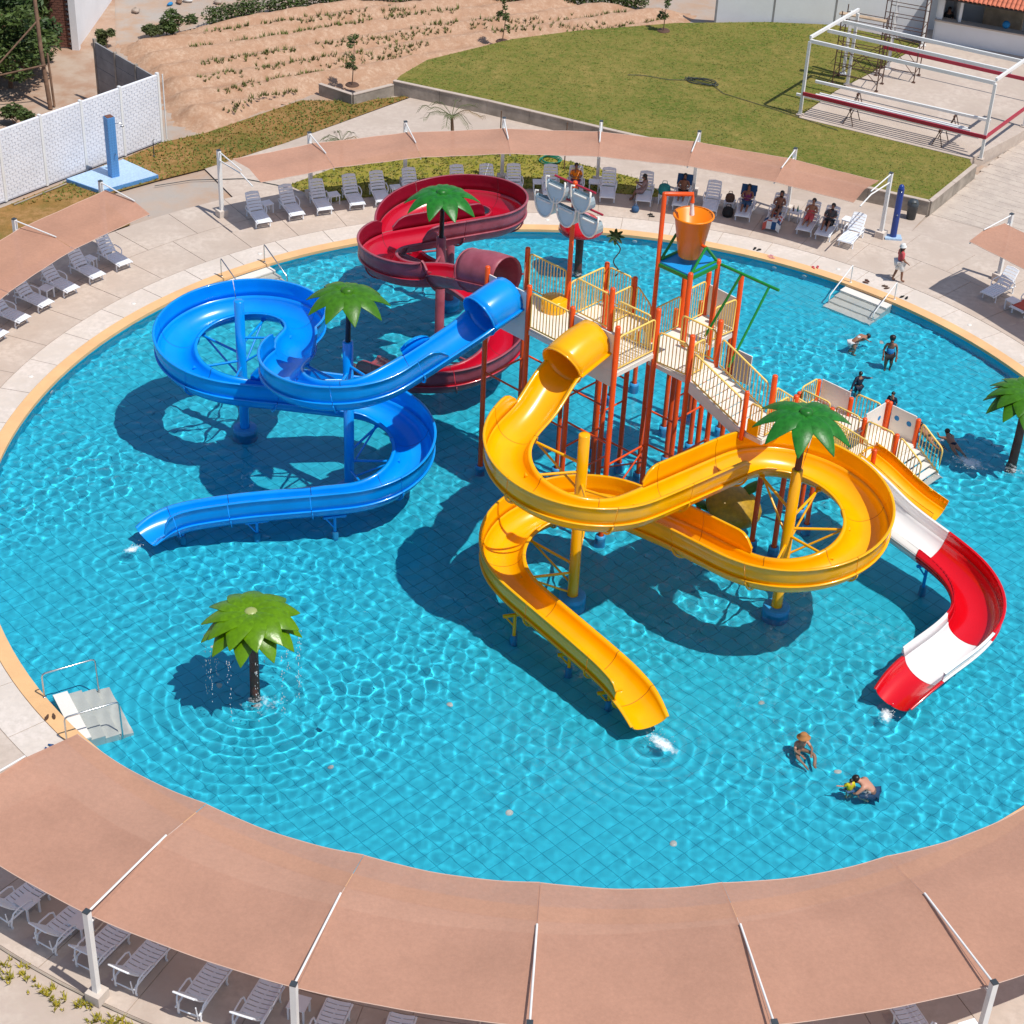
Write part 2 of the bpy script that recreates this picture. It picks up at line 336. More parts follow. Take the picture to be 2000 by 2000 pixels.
# beach path behind the deck, up to the retaining wall
arc = lambda r, a0, a1, n=12: [tuple(pol(r, a0 + (a1 - a0) * i / n)[:2]) for i in range(n + 1)]
poly_struct('path', [(-16.86, 22.69), (-13.9, 25.9), (-8.7, 32.3), (-5, 30.8), (1.0, 28.15), (7, 25.8), (14.5, 22.75)] + arc(25.1, 57, 127, 30), -.012, 'concrete_tan')
poly_struct('side_path', [(14.6, 22.7), (17.1, 27.0), (19.5, 30.9), (31, 47), (60, 47), (60, -5), (26, -5)] + arc(25.1, -9, 57, 24), -.016, 'concrete_tan')
road = poly_struct('paved_road', [(14.75, 22.9), (17.3, 27.0), (24, 38.5), (40, 46), (44, 40), (22.5, 22.0), (19.0, 20.6)], -.006, 'stamped')
pm = MB().box((0, 0, -.01), (.97, .475, .022)).mesh('paver'); pm.materials.append(MATS['stamped'])
dirv = Vector((.53, .85)); prp = Vector((.85, -.53)); cnt = 0
def inside(P, x, y):
    c = False; j = len(P) - 1
    for i in range(len(P)):
        if ((P[i][1] > y) != (P[j][1] > y)) and (x < (P[j][0] - P[i][0]) * (y - P[i][1]) / (P[j][1] - P[i][1]) + P[i][0]): c = not c
        j = i
    return c
RP = [(15.1, 22.9), (17.5, 27.0), (22.5, 35.4), (28, 33), (21.8, 22.4), (18.6, 21.2)]
for i in range(0, 30):
    for j in range(0, 9):
        c = Vector((14.9, 22.7)) + dirv * (i * .5) + prp * (j * 1.0 + (.5 if i % 2 else 0))
        if inside(RP, c.x, c.y) and cnt < 280:
            o = link(pm, 'paver', None, road, (c.x, c.y, random.uniform(-.002, .002)), math.atan2(prp.y, prp.x)); cnt += 1
# front service path beyond the deck edge, with its low concrete kerb
b = MB(); b.add(*ring_slab(25.17, 25.22, 215, 330, -.08, .006, 60)); struct(b.build('kerb', 'concrete_grey'))
b = MB(); b.add(*ring_slab(25.23, 26.3, 215, 330, -.08, -.03, 40)); struct(b.build('planting_strip', 'concrete_tan'))
b = MB(); b.add(*ring_slab(26.3, 34, 210, 335, -.08, -.022, 60)); struct(b.build('service_path', 'concrete_tan'))
LAWN = [(-9.7, 32.5), (1.0, 28.25), (12.25, 23.83), (14.5, 22.95), (17.0, 27.0), (16.95, 27.8), (9.4, 31.35), (11.4, 34.9), (13.4, 37.6), (16.5, 42.1), (12.2, 44.1), (8.63, 43.9), (3.8, 42.9), (-1.44, 40.8), (-4.5, 39.1), (-8.44, 35.6), (-9.5, 33.4)]
poly_struct('lawn', LAWN, .55, 'lawn', -.09)
SLAB = [(9.45, 31.3), (17.0, 27.75), (19.6, 30.9), (30, 46), (17.2, 46), (16.6, 42.1), (13.5, 37.6), (11.5, 34.9)]
poly_struct('terrace_slab', SLAB, .575, 'concrete_tan', -.09)
STRIP = [(-24.3, 17.7), (-19.2, 25.2), (-17.57, 26.5), (-13.95, 30.9), (-11.2, 31.3), (-8.7, 32.4), (-13.9, 25.9), (-16.86, 22.69), (-18.6, 21.2), (-20.6, 19.3)] + arc(25.25, 138, 170, 10) + [(-32, 8)]
poly_struct('grass_verge', STRIP, -.004, 'dry_grass')
PATCH = [(-12.98, 21.57), (-10.68, 24.42), (-8.84, 25.65), (-6, 26.6), (-3.05, 26.75), (.48, 25.27), (2.4, 24.4), (3.2, 23.0)] + arc(22.95, 83, 119, 16)
poly_struct('grass_patch', PATCH, .01, 'patch_grass')
poly_struct('house_yard', [(-26, 10), (-24.6, 18.2), (-19.4, 25.5), (-21, 27), (-24, 36), (-27, 48), (-60, 48), (-60, 10)], -.04, 'sand')
# ploughed field with furrows
FIELD = [(-20.6, 30.5), (-19.0, 27.2), (-17.5, 26.4), (-15.6, 29.4), (-13.2, 32.2), (-10.0, 33.3), (-9.4, 33.6), (-8.5, 35.4), (-4.6, 38.9), (-1.4, 40.6), (3.8, 42.7), (5, 46), (-6, 47), (-14, 44.2), (-19, 40.8), (-24, 36.5)]
gx = np.arange(-25, 6, .3); gy = np.arange(25, 48, .3); fd = Vector((12.53, 7.62)).normalized(); fn = Vector((-fd.y, fd.x))
rng = np.random.default_rng(11)
def field_z(x, y):
    t = x * fn.x + y * fn.y; s = x * fd.x + y * fd.y
    return .34 + .17 * math.sin(t * 2 * math.pi / 1.75 + .5 * math.sin(s * .35)) + .05 * math.sin(x * 2.3 + 1) * math.sin(y * 2.9) + .03 * math.sin(x * 6.1) * math.sin(y * 5.3 + 2)
ids = {}; V = []; F = []
def edge_d(P, x, y):
    best = 9
    for i in range(len(P)):
        a = P[i]; c = P[(i + 1) % len(P)]; dx, dy = c[0] - a[0], c[1] - a[1]; t = max(0, min(1, ((x - a[0]) * dx + (y - a[1]) * dy) / (dx * dx + dy * dy))); best = min(best, math.hypot(x - a[0] - t * dx, y - a[1] - t * dy))
    return best
for i, x in enumerate(gx):
    for j, y in enumerate(gy):
        ins = inside(FIELD, x, y); ed = edge_d(FIELD, x, y)
        if ins or ed < .35:
            k = min(1, ed / .9) if ins else 0
            ids[i, j] = len(V); V.append((x, y, -.10 + (field_z(x, y) + .10) * (k if k > 0 else 0) + rng.normal(0, .012)))
for (i, j), a in ids.items():
    if (i + 1, j) in ids and (i, j + 1) in ids and (i + 1, j + 1) in ids: F.append((a, ids[i + 1, j], ids[i + 1, j + 1], ids[i, j + 1]))
b = MB(); b.add(V, F, True); struct(b.build('field', 'soil'))

# leaves / tufts -----------------------------------------------------
def tuft(b, x, y, z, h, w, n, spread=.5):
    for k in range(n):
        a = random.uniform(0, 6.283); dx, dy = math.cos(a), math.sin(a); l = h * random.uniform(.6, 1.15); s = spread * l * random.uniform(.3, 1)
        px, py = x + dx * w * .3, y + dy * w * .3
        b.add([(px - dy * w * .5, py + dx * w * .5, z), (px + dy * w * .5, py - dx * w * .5, z), (px + dx * s, py + dy * s, z + l)], [(0, 1, 2)])
def scatter(P, n, rej=None):
    xs = [p[0] for p in P]; ys = [p[1] for p in P]; out = []
    while len(out) < n:
        x = random.uniform(min(xs), max(xs)); y = random.uniform(min(ys), max(ys))
        if inside(P, x, y) and not (rej and rej(x, y)): out.append((x, y))
    return out
b = MB()
for x, y in scatter(LAWN, 14000): tuft(b, x, y, .54, random.uniform(.03, .06), .05, 3, 1.4)
stuff(b.build('lawn_grass', 'grass_blade'))
b = MB()
for x, y in scatter(PATCH, 3000): tuft(b, x, y, .005, random.uniform(.05, .11), .06, 3, .9)
for x, y in scatter(STRIP[:10], 2600): tuft(b, x, y, -.01, random.uniform(.05, .12), .06, 3, .9)
stuff(b.build('verge_grass', 'grass_blade'))
b = MB()
for (x0, y0), (x1, y1) in (((-19.9, 37.6), (-10.0, 43.2)), ((-20.2, 35.6), (-7.5, 43.2)), ((-19.1, 33.6), (-6.0, 41.5)), ((-18.7, 31.8), (-8.7, 38.0)), ((-17.9, 30.0), (-13.1, 34.2)), ((-13.5, 34.6), (-9.3, 37.0)), ((-17.0, 28.4), (-14.3, 31.6)), ((-9, 40.6), (1.5, 44.6)), ((-5.5, 40.2), (3, 43.8))):
    n = int(math.hypot(x1 - x0, y1 - y0) / .075)
    for k in range(n):
        t = k / n
        if math.sin(t * 23 + x0) * math.sin(t * 9 + y0) < -.55 or random.random() < .15: continue
        x = x0 + (x1 - x0) * t + random.gauss(0, .13); y = y0 + (y1 - y0) * t + random.gauss(0, .13)
        tuft(b, x, y, field_z(x, y) - .03, random.uniform(.14, .30), .06, 6, .7)
stuff(b.build('crop_rows', 'crop'))
b = MB()
for k in range(80):
    a = random.uniform(236, 256) if k < 60 else random.uniform(256, 300); p = pol(random.uniform(25.32, 25.8), a)
    for q in range(5): tuft(b, p.x + random.gauss(0, .09), p.y + random.gauss(0, .09), -.03, random.uniform(.08, .18), .05, 6, 1)
stuff(b.build('ground_cover_succulents', 'succulent'))

# ------------------------------------------------------------------ slides
def wb(b, name, m, parent):
    """part given in world metres under a thing that stands at its own base"""
    o = b.build(name, m, parent)
    if parent.type == 'EMPTY': o.location = -parent.location
    return o
def mkpath(items, ds=.2, smooth=6):
    P = []
    for it in items:
        if it[0] == 'p': P.append(it[1:])
        else:
            _, cx, cy, r, a0, a1, z0, z1 = it; n = max(2, int(abs(a1 - a0) / 12))
            for k in range(n + 1):
                t = k / n; a = R(a0 + (a1 - a0) * t); P.append((cx + r * math.cos(a), cy + r * math.sin(a), z0 + (z1 - z0) * t))
    P = np.array(P, float)
    def resample(P):
        d = np.r_[0, np.cumsum(np.linalg.norm(np.diff(P, axis=0), axis=1))]; n = int(d[-1] / ds); t = np.linspace(0, d[-1], n + 1)
        return np.stack([np.interp(t, d, P[:, k]) for k in range(3)], 1)
    P = resample(P)
    for _ in range(smooth):
        Q = P.copy(); Q[1:-1] = (P[:-2] + P[1:-1] * 2 + P[2:]) / 4; P = Q
    for _ in range(14):
        z = P[:, 2].copy(); z[1:-1] = (P[:-2, 2] + P[1:-1, 2] * 2 + P[2:, 2]) / 4; P[:, 2] = z
    return resample(P)
def frames(P):
    T = np.gradient(P, axis=0); T[:, 2] = T[:, 2]; H = T.copy(); H[:, 2] = 0; H /= np.linalg.norm(H, axis=1)[:, None]
    L = np.stack([-H[:, 1], H[:, 0], np.zeros(len(P))], 1); U = np.cross(T / np.linalg.norm(T, axis=1)[:, None], L)
    U /= np.linalg.norm(U, axis=1)[:, None]; U *= np.sign(U[:, 2:3]); return L, U
def sweep(b, P, L, U, prof, mod=None):
    """prof: closed loop of (side, up); mod(i, s, t) may reshape it along the way"""
    m = len(prof); V = []; F = []
    for i in range(len(P)):
        for (s, t) in prof:
            if mod: s2, t2 = mod(i, s, t)
            else: s2, t2 = s, t
            V.append(P[i] + L[i] * s2 + U[i] * t2)
    for i in range(len(P) - 1):
        for k in range(m): F.append((i * m + k, (i + 1) * m + k, (i + 1) * m + (k + 1) % m, i * m + (k + 1) % m))
    b.add(V, F, True)
    b.add(V[:m], [tuple(range(m))]); b.add(V[-m:], [tuple(range(m - 1, -1, -1))])
def bowl(w=.6, d=.52, th=.035, lip=.11):
    pr = [(w * math.cos(R(a)), d * math.sin(R(a))) for a in range(180, 361, 12)]
    pr += [(w + lip, .0), (w + lip, -.045), (w + th, -.045)]
    pr += [((w + th) * math.cos(R(a)), (d + th) * math.sin(R(a))) for a in range(352, 187, -12)]
    pr += [(-w - th, -.045), (-w - lip, -.045), (-w - lip, .0)]
    return pr
BOWL = bowl()
def wall_prof(side, h=.60, w=.6):
    q = [(w + .015, .004), (w + .05, .18), (w + .065, .36), (w + .05, h - .02), (w + .055, h), (w + .135, h), (w + .135, h - .045), (w + .09, h - .045), (w + .10, .36), (w + .085, .18), (w + .05, .004)]
    return [(side * s, t) for s, t in (q if side > 0 else q[::-1])]
def near(P, x, y, lo=0.0, hi=1.0):
    n = len(P); i0, i1 = int(lo * (n - 1)), int(hi * (n - 1)); d = np.hypot(P[i0:i1 + 1, 0] - x, P[i0:i1 + 1, 1] - y); return i0 + int(d.argmin())
def two_tone(o, m2, m, inner):
    if not m2: return
    o.data.materials.append(MATS[m2]); n = len(o.data.polygons); idx = np.array([0 if (k % m) in inner else 1 for k in range(n)], dtype=np.int32); o.data.polygons.foreach_set('material_index', idx)
def make_slide(th, P, m_in, walls, sec=13, m_sec=None, tube_n=0, end_n=6, m_tube=None, h=.60, m_out=None, m_wall=None):
    """th: thing; walls: (side, i0, i1); each moulded trough section is one part with its side walls as sub-parts"""
    L, U = frames(P); n = len(P); cuts = list(range(tube_n, n - end_n, sec)); 
    if n - end_n - cuts[-1] < 6: cuts.pop()
    cuts += [n - end_n, n - 1]
    def gapped(i0, i1):
        Q = P[i0:i1 + 1].copy(); d = Q[1] - Q[0]; Q[0] = Q[0] + d * .05; d = Q[-1] - Q[-2]; Q[-1] = Q[-1] - d * .05; return Q
    for si, (c0, c1) in enumerate(zip(cuts[:-1], cuts[1:])):
        m = m_sec(si) if m_sec else m_in
        Q = gapped(c0, c1); b = MB(); last = (si == len(cuts) - 2); k0 = len(Q) - 1
        def mod(i, s, t):
            if not last: return s, t
            k = i / k0
            return s * (1 - .12 * k), t * (1 - .45 * k) - .10 * k * k
        sweep(b, Q, L[c0:c1 + 1], U[c0:c1 + 1], BOWL, mod)
        o = wb(b, 'trough_section', m, th); two_tone(o, m_out, len(BOWL), set(range(16)))
        if not last:
            b = MB(); gk = np.array([P[c1] - (P[c1] - P[c1 - 1]) * .06, P[c1] + (P[c1 + 1] - P[c1]) * .06]); sweep(b, gk, L[[c1, c1]], U[[c1, c1]], [(q * .997, t - .004) for q, t in BOWL]); wb(b, 'gasket', 'gasket_' + (m_out or m), o)
        if not last:      # bolted joint rib under the end of the section
            b = MB(); e = c1; rib = [(.66 * math.cos(R(a)), .57 * math.sin(R(a)) - .0) for a in range(186, 355, 12)] + [(.72 * math.cos(R(a)), .63 * math.sin(R(a))) for a in range(354, 185, -12)]
            QQ = np.array([P[e] - (P[e] - P[e - 1]) * .22, P[e] - (P[e] - P[e - 1]) * .02]); sweep(b, QQ, L[[e, e]], U[[e, e]], rib); wb(b, 'joint_flange', m_out or m, o)
        for side, w0, w1, *hh in walls:
            a0, a1 = max(c0, w0), min(c1, w1); hw = hh[0] if hh else h
            if a1 - a0 < 2: continue
            Q2 = gapped(a0, a1); pr = wall_prof(side, hw); b = MB()
            def wmod(i, s, t, a0=a0, w0=w0, w1=w1):
                k = min(a0 + i - w0, w1 - a0 - i); f = 1 if k >= 3 else (.25, .72, .94)[max(0, k)]
                return s, t * f if t > .05 else t
            sweep(b, Q2, L[a0:a1 + 1], U[a0:a1 + 1], pr, wmod); two_tone(wb(b, 'side_wall', m_wall or m, o), m_out, 11, {0, 1, 2, 3} if side > 0 else {6, 7, 8, 9})
    if tube_n:            # closed tube at the top
        b = MB(); ro, ri = .70, .66; pr = [(ro * math.cos(R(a)), ro * math.sin(R(a)) + .12) for a in range(0, 360, 15)]; 
        Q = P[:tube_n + 1]; m = len(pr); pi = [(ri * math.cos(R(a)), ri * math.sin(R(a)) + .12) for a in range(0, 360, 15)]
        V = []; F = []
        for i in range(len(Q)):
            for s, t in pr + pi: V.append(Q[i] + L[i] * s + U[i] * t)
        for i in range(len(Q) - 1):
            for k in range(m):
                k2 = (k + 1) % m; a = i * 2 * m; c = a + 2 * m
                F += [(a + k, a + k2, c + k2, c + k), (a + m + k2, a + m + k, c + m + k, c + m + k2)]
        e = (len(Q) - 1) * 2 * m
        for k in range(m): k2 = (k + 1) % m; F += [(k2, k, m + k, m + k2), (e + k, e + k2, e + m + k2, e + m + k)]
        b.add(V, F, True); o = wb(b, 'tube_section', m_tube or m_in, th)
        b = MB(); b.tube([Q[-1] + L[tube_n] * .70 * math.cos(R(a)) + U[tube_n] * (.70 * math.sin(R(a)) + .12) for a in range(0, 360, 15)], .035, 6, closed=True); wb(b, 'rim', m_tube or m_in, o)
        b = MB()
        for s in (-1, 1): b.bar(Q[0] + L[0] * s * .72, Q[-1] + L[tube_n] * s * .72, .1, .05)
        wb(b, 'flange', m_tube or m_in, o)
    return L, U
def column(th, x, y, top, m, r=.17, sleeve=.42, taper=1.0):
    b = MB(); b.lathe([(r, FZ), (r, top - .02), (r - .02, top), (.001, top)], (x, y, 0), 16); c = wb(b, 'column', m, th)
    b = MB(); b.lathe([(sleeve, FZ), (sleeve, WZ + .12), (sleeve - .03, WZ + .15), (r + .01, WZ + .15)], (x, y, 0), 20); wb(b, 'base_sleeve', 'sleeve_blue', c)
    return c
def arms(c, x, y, targets, m, r=.045, drop=1.0):
    for (tx, ty, tz) in targets:
        b = MB(); b.tube([(x, y, tz - .15), (tx, ty, tz)], r, 8); b.tube([(x, y, tz - .15 - drop), (x + (tx - x) * .92, y + (ty - y) * .92, tz - .03)], r * .8, 8)
        b.box((tx, ty, tz + .03), (.16, .16, .05)); b.build('support_arm', m, c)
def legs(th, pts, m):
    for x, y, zt in pts:
        b = MB(); b.tube([(x, y, FZ), (x, y, zt)], .055, 8); b.bar((x - .35, y - .12, zt), (x + .35, y + .12, zt), .08, .08); b.tube([(x - .3, y - .1, zt), (x, y, zt - .45)], .03, 6); o = wb(b, 'leg', m, th)
        b = MB(); b.lathe([(.11, FZ), (.11, WZ - .02), (.06, WZ)], (x, y, 0), 12); wb(b, 'base_sleeve', 'sleeve_blue', o)
def on_path(P, x, y, lo, hi, dz=-.58):
    i = near(P, x, y, lo, hi); return (P[i, 0], P[i, 1], P[i, 2] + dz)
def circ(P, cx, cy, angs, lo, hi, inner=True):
    out = []
    for a in angs:
        q = (cx + 2.2 * math.cos(R(a)), cy + 2.2 * math.sin(R(a))); x, y, z = on_path(P, *q, lo, hi, 0)
        k = .76; out.append((cx + (x - cx) * k, cy + (y - cy) * k, z - .34))
    return out
A0 = (-3.07, .90); GU = (.76, -.65); GV = (.65, .76); GS = 1.83
def G(i, j, z=0): return (A0[0] + GS * (i * GU[0] + j * GV[0]), A0[1] + GS * (i * GU[1] + j * GV[1]), z)

# yellow slide
Y1, Y2 = (.32, -6.02), (6.59, -5.84); s0 = G(2.5, 0)
PY = mkpath([('p', s0[0], s0[1], 6.60), ('p', s0[0] - .55, s0[1] - .64, 6.55), ('p', s0[0] - 1.0, s0[1] - 1.17, 6.25), ('a', *Y1, 2.25, 134, 325, 5.35, 4.42), ('a', *Y2, 2.3, 124, -132, 4.05, 2.72), ('p', 3.3, -5.75, 2.42),
             ('a', *Y1, 2.25, 58, 226, 2.05, 1.22), ('p', .3, -9.15, .98), ('p', 1.75, -10.55, .72), ('p', 2.3, -11.2, .50), ('p', 2.72, -11.95, .30)])
ys = thing('water_slide', 'tall yellow figure-eight water slide winding round two yellow columns', 'water slide', (*Y1, FZ))
n = len(PY); f = lambda x, y, lo, hi: near(PY, x, y, lo, hi)
walls = [(-1, f(-1.2, -4.4, 0, .25), f(4.9, -4.4, .2, .5)), (1, f(2.6, -6.9, .15, .45), f(2.4, -5.2, .5, .8)), (-1, f(4.9, -7.7, .45, .7), f(2.3, -11.2, .8, 1))]
make_slide(ys, PY, 'yellow', walls, tube_n=7)
c = column(ys, *Y1, 5.82, 'yellow'); arms(c, *Y1, circ(PY, *Y1, (150, 205, 280, 330), .05, .4) , 'yellow'); arms(c, *Y1, circ(PY, *Y1, (80, 150, 205), .6, .85), 'yellow', drop=.8)
c = column(ys, *Y2, 5.01, 'yellow'); arms(c, *Y2, circ(PY, *Y2, (120, 60, 0, -50, -110), .3, .65), 'yellow')
legs(ys, [(-1.35, -8.05, .62), (.35, -9.35, .36), (1.55, -10.7, .16)], 'yellow')
# blue slide
B1, B2 = (-11.33, 2.18), (-7.27, -.95); s0 = G(.5, 0)
PB = mkpath([('p', s0[0], s0[1], 6.60), ('p', s0[0] - .55, s0[1] - .64, 6.55), ('p', s0[0] - 1.05, s0[1] - 1.15, 6.2), ('a', *B2, 2.15, -38, -212, 5.1, 4.30), ('a', *B1, 2.2, -28, 282, 4.1, 2.85), ('p', -9.4, .45, 2.5),
             ('a', *B2, 2.15, 82, -92, 1.90, .98), ('p', -10.2, -3.62, .80), ('p', -12.2, -4.12, .62), ('p', -12.75, -4.38, .45), ('p', -13.2, -4.85, .27)])
bs = thing('water_slide', 'bright blue S-shaped water slide winding round two blue columns', 'water slide', (*B1, FZ))
f = lambda x, y, lo, hi: near(PB, x, y, lo, hi)
walls = [(1, f(-4.3, -1.6, 0, .2), f(-9.2, .4, .15, .4)), (-1, f(-4.2, -1.5, 0, .2) , f(-5.3, -2.15, 0, .25), .22), (-1, f(-9.3, 0.0, .2, .42), f(-9.0, .6, .5, .75)), (1, f(-10.6, .0, .45, .7), f(-12.9, -4.5, .8, 1))]
make_slide(bs, PB, 'blue', walls, tube_n=6)
c = column(bs, *B1, 4.91, 'blue'); arms(c, *B1, circ(PB, *B1, (0, 70, 150, 215, 270), .25, .6), 'blue')
c = column(bs, *B2, 5.45, 'blue'); arms(c, *B2, circ(PB, *B2, (-50, -100, -160, -210), .02, .35), 'blue'); arms(c, *B2, circ(PB, *B2, (60, 0, -60), .58, .85), 'blue', drop=.7)
legs(bs, [(-7.4, -3.4, .42), (-9.85, -3.75, .25), (-12.15, -4.2, .05)], 'blue')
# red slide
R1, R2 = (-5.1, 7.1), (-5.2, 12.35); s0 = G(0, .5)
PR = mkpath([('p', s0[0], s0[1], 6.60), ('p', s0[0] - .64, s0[1] + .55, 6.55), ('p', s0[0] - 1.4, s0[1] + 1.2, 6.15), ('a', *R1, 2.25, -85, -220, 5.1, 4.35), ('a', *R2, 2.2, -35, 245, 4.05, 2.45), ('p', -4.4, 9.6, 2.2),
             ('a', *R1, 2.5, 40, -78, 1.75, 1.05), ('p', -6.0, 4.8, .85), ('p', -7.2, 5.7, .6), ('p', -7.7, 6.5, .42), ('p', -7.9, 7.2, .27)])
rs_ = thing('water_slide', 'dark red water slide with faded outer walls behind the blue slide', 'water slide', (*R1, FZ))
f = lambda x, y, lo, hi: near(PR, x, y, lo, hi)
walls = [(1, f(-4.6, 4.4, 0, .25), f(-6.9, 8.6, .15, .4)), (-1, f(-6.4, 9.0, .2, .4), f(-4.8, 10.0, .5, .8)), (1, f(-3.6, 8.7, .55, .85), f(-7.3, 6.0, .8, 1)), (1, f(-6.6, 8.8, .2, .4), f(-3.4, 11.4, .25, .5), .5)]
make_slide(rs_, PR, 'red', walls, tube_n=8, m_out='maroon', m_tube='maroon', m_wall='crimson')
c = column(rs_, *R1, 5.25, 'maroon'); arms(c, *R1, circ(PR, *R1, (-100, -160, -200), .05, .35), 'maroon'); arms(c, *R1, circ(PR, *R1, (20, -40), .6, .95), 'maroon', drop=.6)
c = column(rs_, *R2, 4.3, 'maroon'); arms(c, *R2, circ(PR, *R2, (0, 80, 150, 210), .25, .7), 'maroon')
# red and white slide of the toddler tower
PW = mkpath([('p', 8.75, -.75, 1.72), ('p', 9.2, -1.35, 1.68), ('p', 9.6, -2.0, 1.62), ('p', 10.0, -2.75, 1.55), ('p', 10.6, -3.45, 1.45), ('p', 11.5, -4.3, 1.28), ('p', 12.2, -5.1, 1.12), ('p', 12.55, -6.1, .98), ('p', 12.4, -7.1, .86), ('p', 11.7, -8.05, .75), ('p', 10.7, -9.0, .62), ('p', 10.1, -9.6, .46), ('p', 9.65, -10.15, .28)], smooth=10)
ws = thing('water_slide', 'low red and white striped curved slide ending in the open pool', 'water slide', (12.4, -6.5, FZ))
n = len(PW); k1 = near(PW, 11.3, -4.15); k2 = near(PW, 12.1, -7.6); k3 = near(PW, 10.55, -9.15)
LW, UW = frames(PW)
for a0, a1, m, end in ((0, k1, 'slide_white', 0), (k1, k2, 'slide_red', 0), (k2, k3, 'slide_white', 0), (k3, n - 1, 'slide_red', 1)):
    b = MB(); Q = PW[a0:a1 + 1].copy(); Q[-1] -= (Q[-1] - Q[-2]) * .06; kk = len(Q) - 1
    sweep(b, Q, LW[a0:a1 + 1], UW[a0:a1 + 1], bowl(.66, .5), (lambda i, s, t: (s * (1 - .15 * (i / kk) ** 2), t * (1 - .3 * i / kk) - .1 * (i / kk) ** 2)) if end else None); o = wb(b, 'trough_section', m, ws)
    if not end:
        b = MB(); sweep(b, Q, LW[a0:a1 + 1], UW[a0:a1 + 1], [(s * 1.09, t) for s, t in wall_prof(1, .34)]); wb(b, 'side_wall', m, o)
        b = MB(); sweep(b, Q, LW[a0:a1 + 1], UW[a0:a1 + 1], [(s * 1.09, t) for s, t in wall_prof(-1, .12)]); wb(b, 'side_wall', m, o)
legs(ws, [on_path(PW, x, y, 0, 1, -.62) for x, y in ((11.3, -4.15), (12.5, -6.2), (11.25, -8.5), (9.3, -1.5))], 'blue')

# ------------------------------------------------------------------ play tower
tw = thing('play_tower', 'orange-posted climbing tower with white decks and cream yellow railings', 'play tower', G(2, 1, FZ))
def post(th, i, j, top, m='orange', r=.078, sleeve=True):
    x, y, _ = G(i, j); b = MB(); b.lathe([(r, FZ), (r, top - .03), (r * .8, top), (.001, top + .01)], (x, y, 0), 12); o = wb(b, 'post', m, th)
    if sleeve:
        b = MB(); b.lathe([(.17, FZ), (.17, WZ + .06), (.11, WZ + .08)], (x, y, 0), 12); wb(b, 'base_sleeve', 'sleeve_blue', o)
    return o
def deck_plate(th, i0, i1, j0, j1, z, m='deck_cream', name='deck', grate=False):
    b = MB(); P = [G(i0, j0)[:2], G(i1, j0)[:2], G(i1, j1)[:2], G(i0, j1)[:2]]; b.poly(P, z - .05, z); o = wb(b, name, m, th)
    b = MB()
    for a, c in zip(P, P[1:] + P[:1]): b.bar((*a, z - .13), (*c, z - .13), .05, .155)
    wb(b, 'edge_beam', 'panel_white', o)
    if not grate: return o
    # grating holes pattern: raised cross ribs
    b = MB(); n = 9
    for k in range(1, n):
        t = k / n; a = G(i0 + (i1 - i0) * t, j0); c = G(i0 + (i1 - i0) * t, j1); b.bar((a[0], a[1], z + .008), (c[0], c[1], z + .008), .02, .016)
        a = G(i0, j0 + (j1 - j0) * t); c = G(i1, j0 + (j1 - j0) * t); b.bar((a[0], a[1], z + .009), (c[0], c[1], z + .009), .016, .014)
    wb(b, 'grating', 'concrete_light', o); return o
BAL = {}
def baluster(parent, x, y, z0, z1):
    k = round(z1 - z0, 2)
    if k not in BAL:
        me = MB().tube([(0, 0, 0), (0, 0, k)], .017, 5, cap=False).mesh('baluster'); me.materials.append(MATS['rail_yellow']); BAL[k] = me
    return link(BAL[k], 'baluster', None, parent, (x, y, z0))
def railing(th, p, q, z0, z1, h=.95, lift=.08, step=.15, m='rail_yellow'):
    """framed panel from p to q (world xy) with floor heights z0, z1"""
    p = Vector((p[0], p[1], z0 + lift)); q = Vector((q[0], q[1], z1 + lift)); d = q - p; ln = math.hypot(d.x, d.y); e = d * (.12 / ln); p2, q2 = p + e, q - e; up = Vector((0, 0, h)); c = d.normalized() * .1; cu = Vector((0, 0, .1))
    b = MB(); b.tube([p2, p2 + up - cu, p2 + up - cu * .3 + c * .3, p2 + up + c, q2 + up - c, q2 + up - cu * .3 - c * .3, q2 + up - cu, q2], .030, 6, closed=True); o = wb(b, 'railing', m, th)
    n = max(2, int(ln / step))
    for k in range(1, n):
        t = k / n; a = p2 + (q2 - p2) * t; baluster(o, a.x, a.y, a.z, a.z + h)
    return o
def brace(th, a, c, z, r=.035, z2=None):
    p = G(*a, z); q = G(*c, z2 if z2 is not None else z); b = MB(); b.tube([p, q], r, 6); wb(b, 'brace', 'orange', th)
def panel(th, a, c, z0, z1, m='panel_white', holes=(), arch=None):
    b = MB(); p = Vector(G(*a)); q = Vector(G(*c)); d = (q - p).normalized(); n = Vector((-d.y, d.x, 0)); L = (q - p).length
    P = [(0.1, z0), (L - .1, z0), (L - .1, z1), (.1, z1)]
    V = [tuple(p + d * s + Vector((0, 0, t)) + n * o) for o in (-.02, .02) for s, t in P]
    b.add(V, [(0, 1, 2, 3), (7, 6, 5, 4), (0, 4, 5, 1), (1, 5, 6, 2), (2, 6, 7, 3), (3, 7, 4, 0)]); o = wb(b, 'panel', m, th)
    for s, t, r in holes:
        b = MB(); cc = p + d * s + Vector((0, 0, t)); ring = lambda off: [tuple(cc + n * off + d * r * math.cos(R(k)) + Vector((0, 0, r * math.sin(R(k))))) for k in range(0, 360, 24)]
        b.add(ring(.024) + ring(-.024), [tuple(range(15)), tuple(range(29, 14, -1))]); wb(b, 'porthole', 'aqua', o)
    return o
Z1, Z2, Z3, Z4, Z5 = 6.0, 5.65, 5.6, 5.0, 4.7
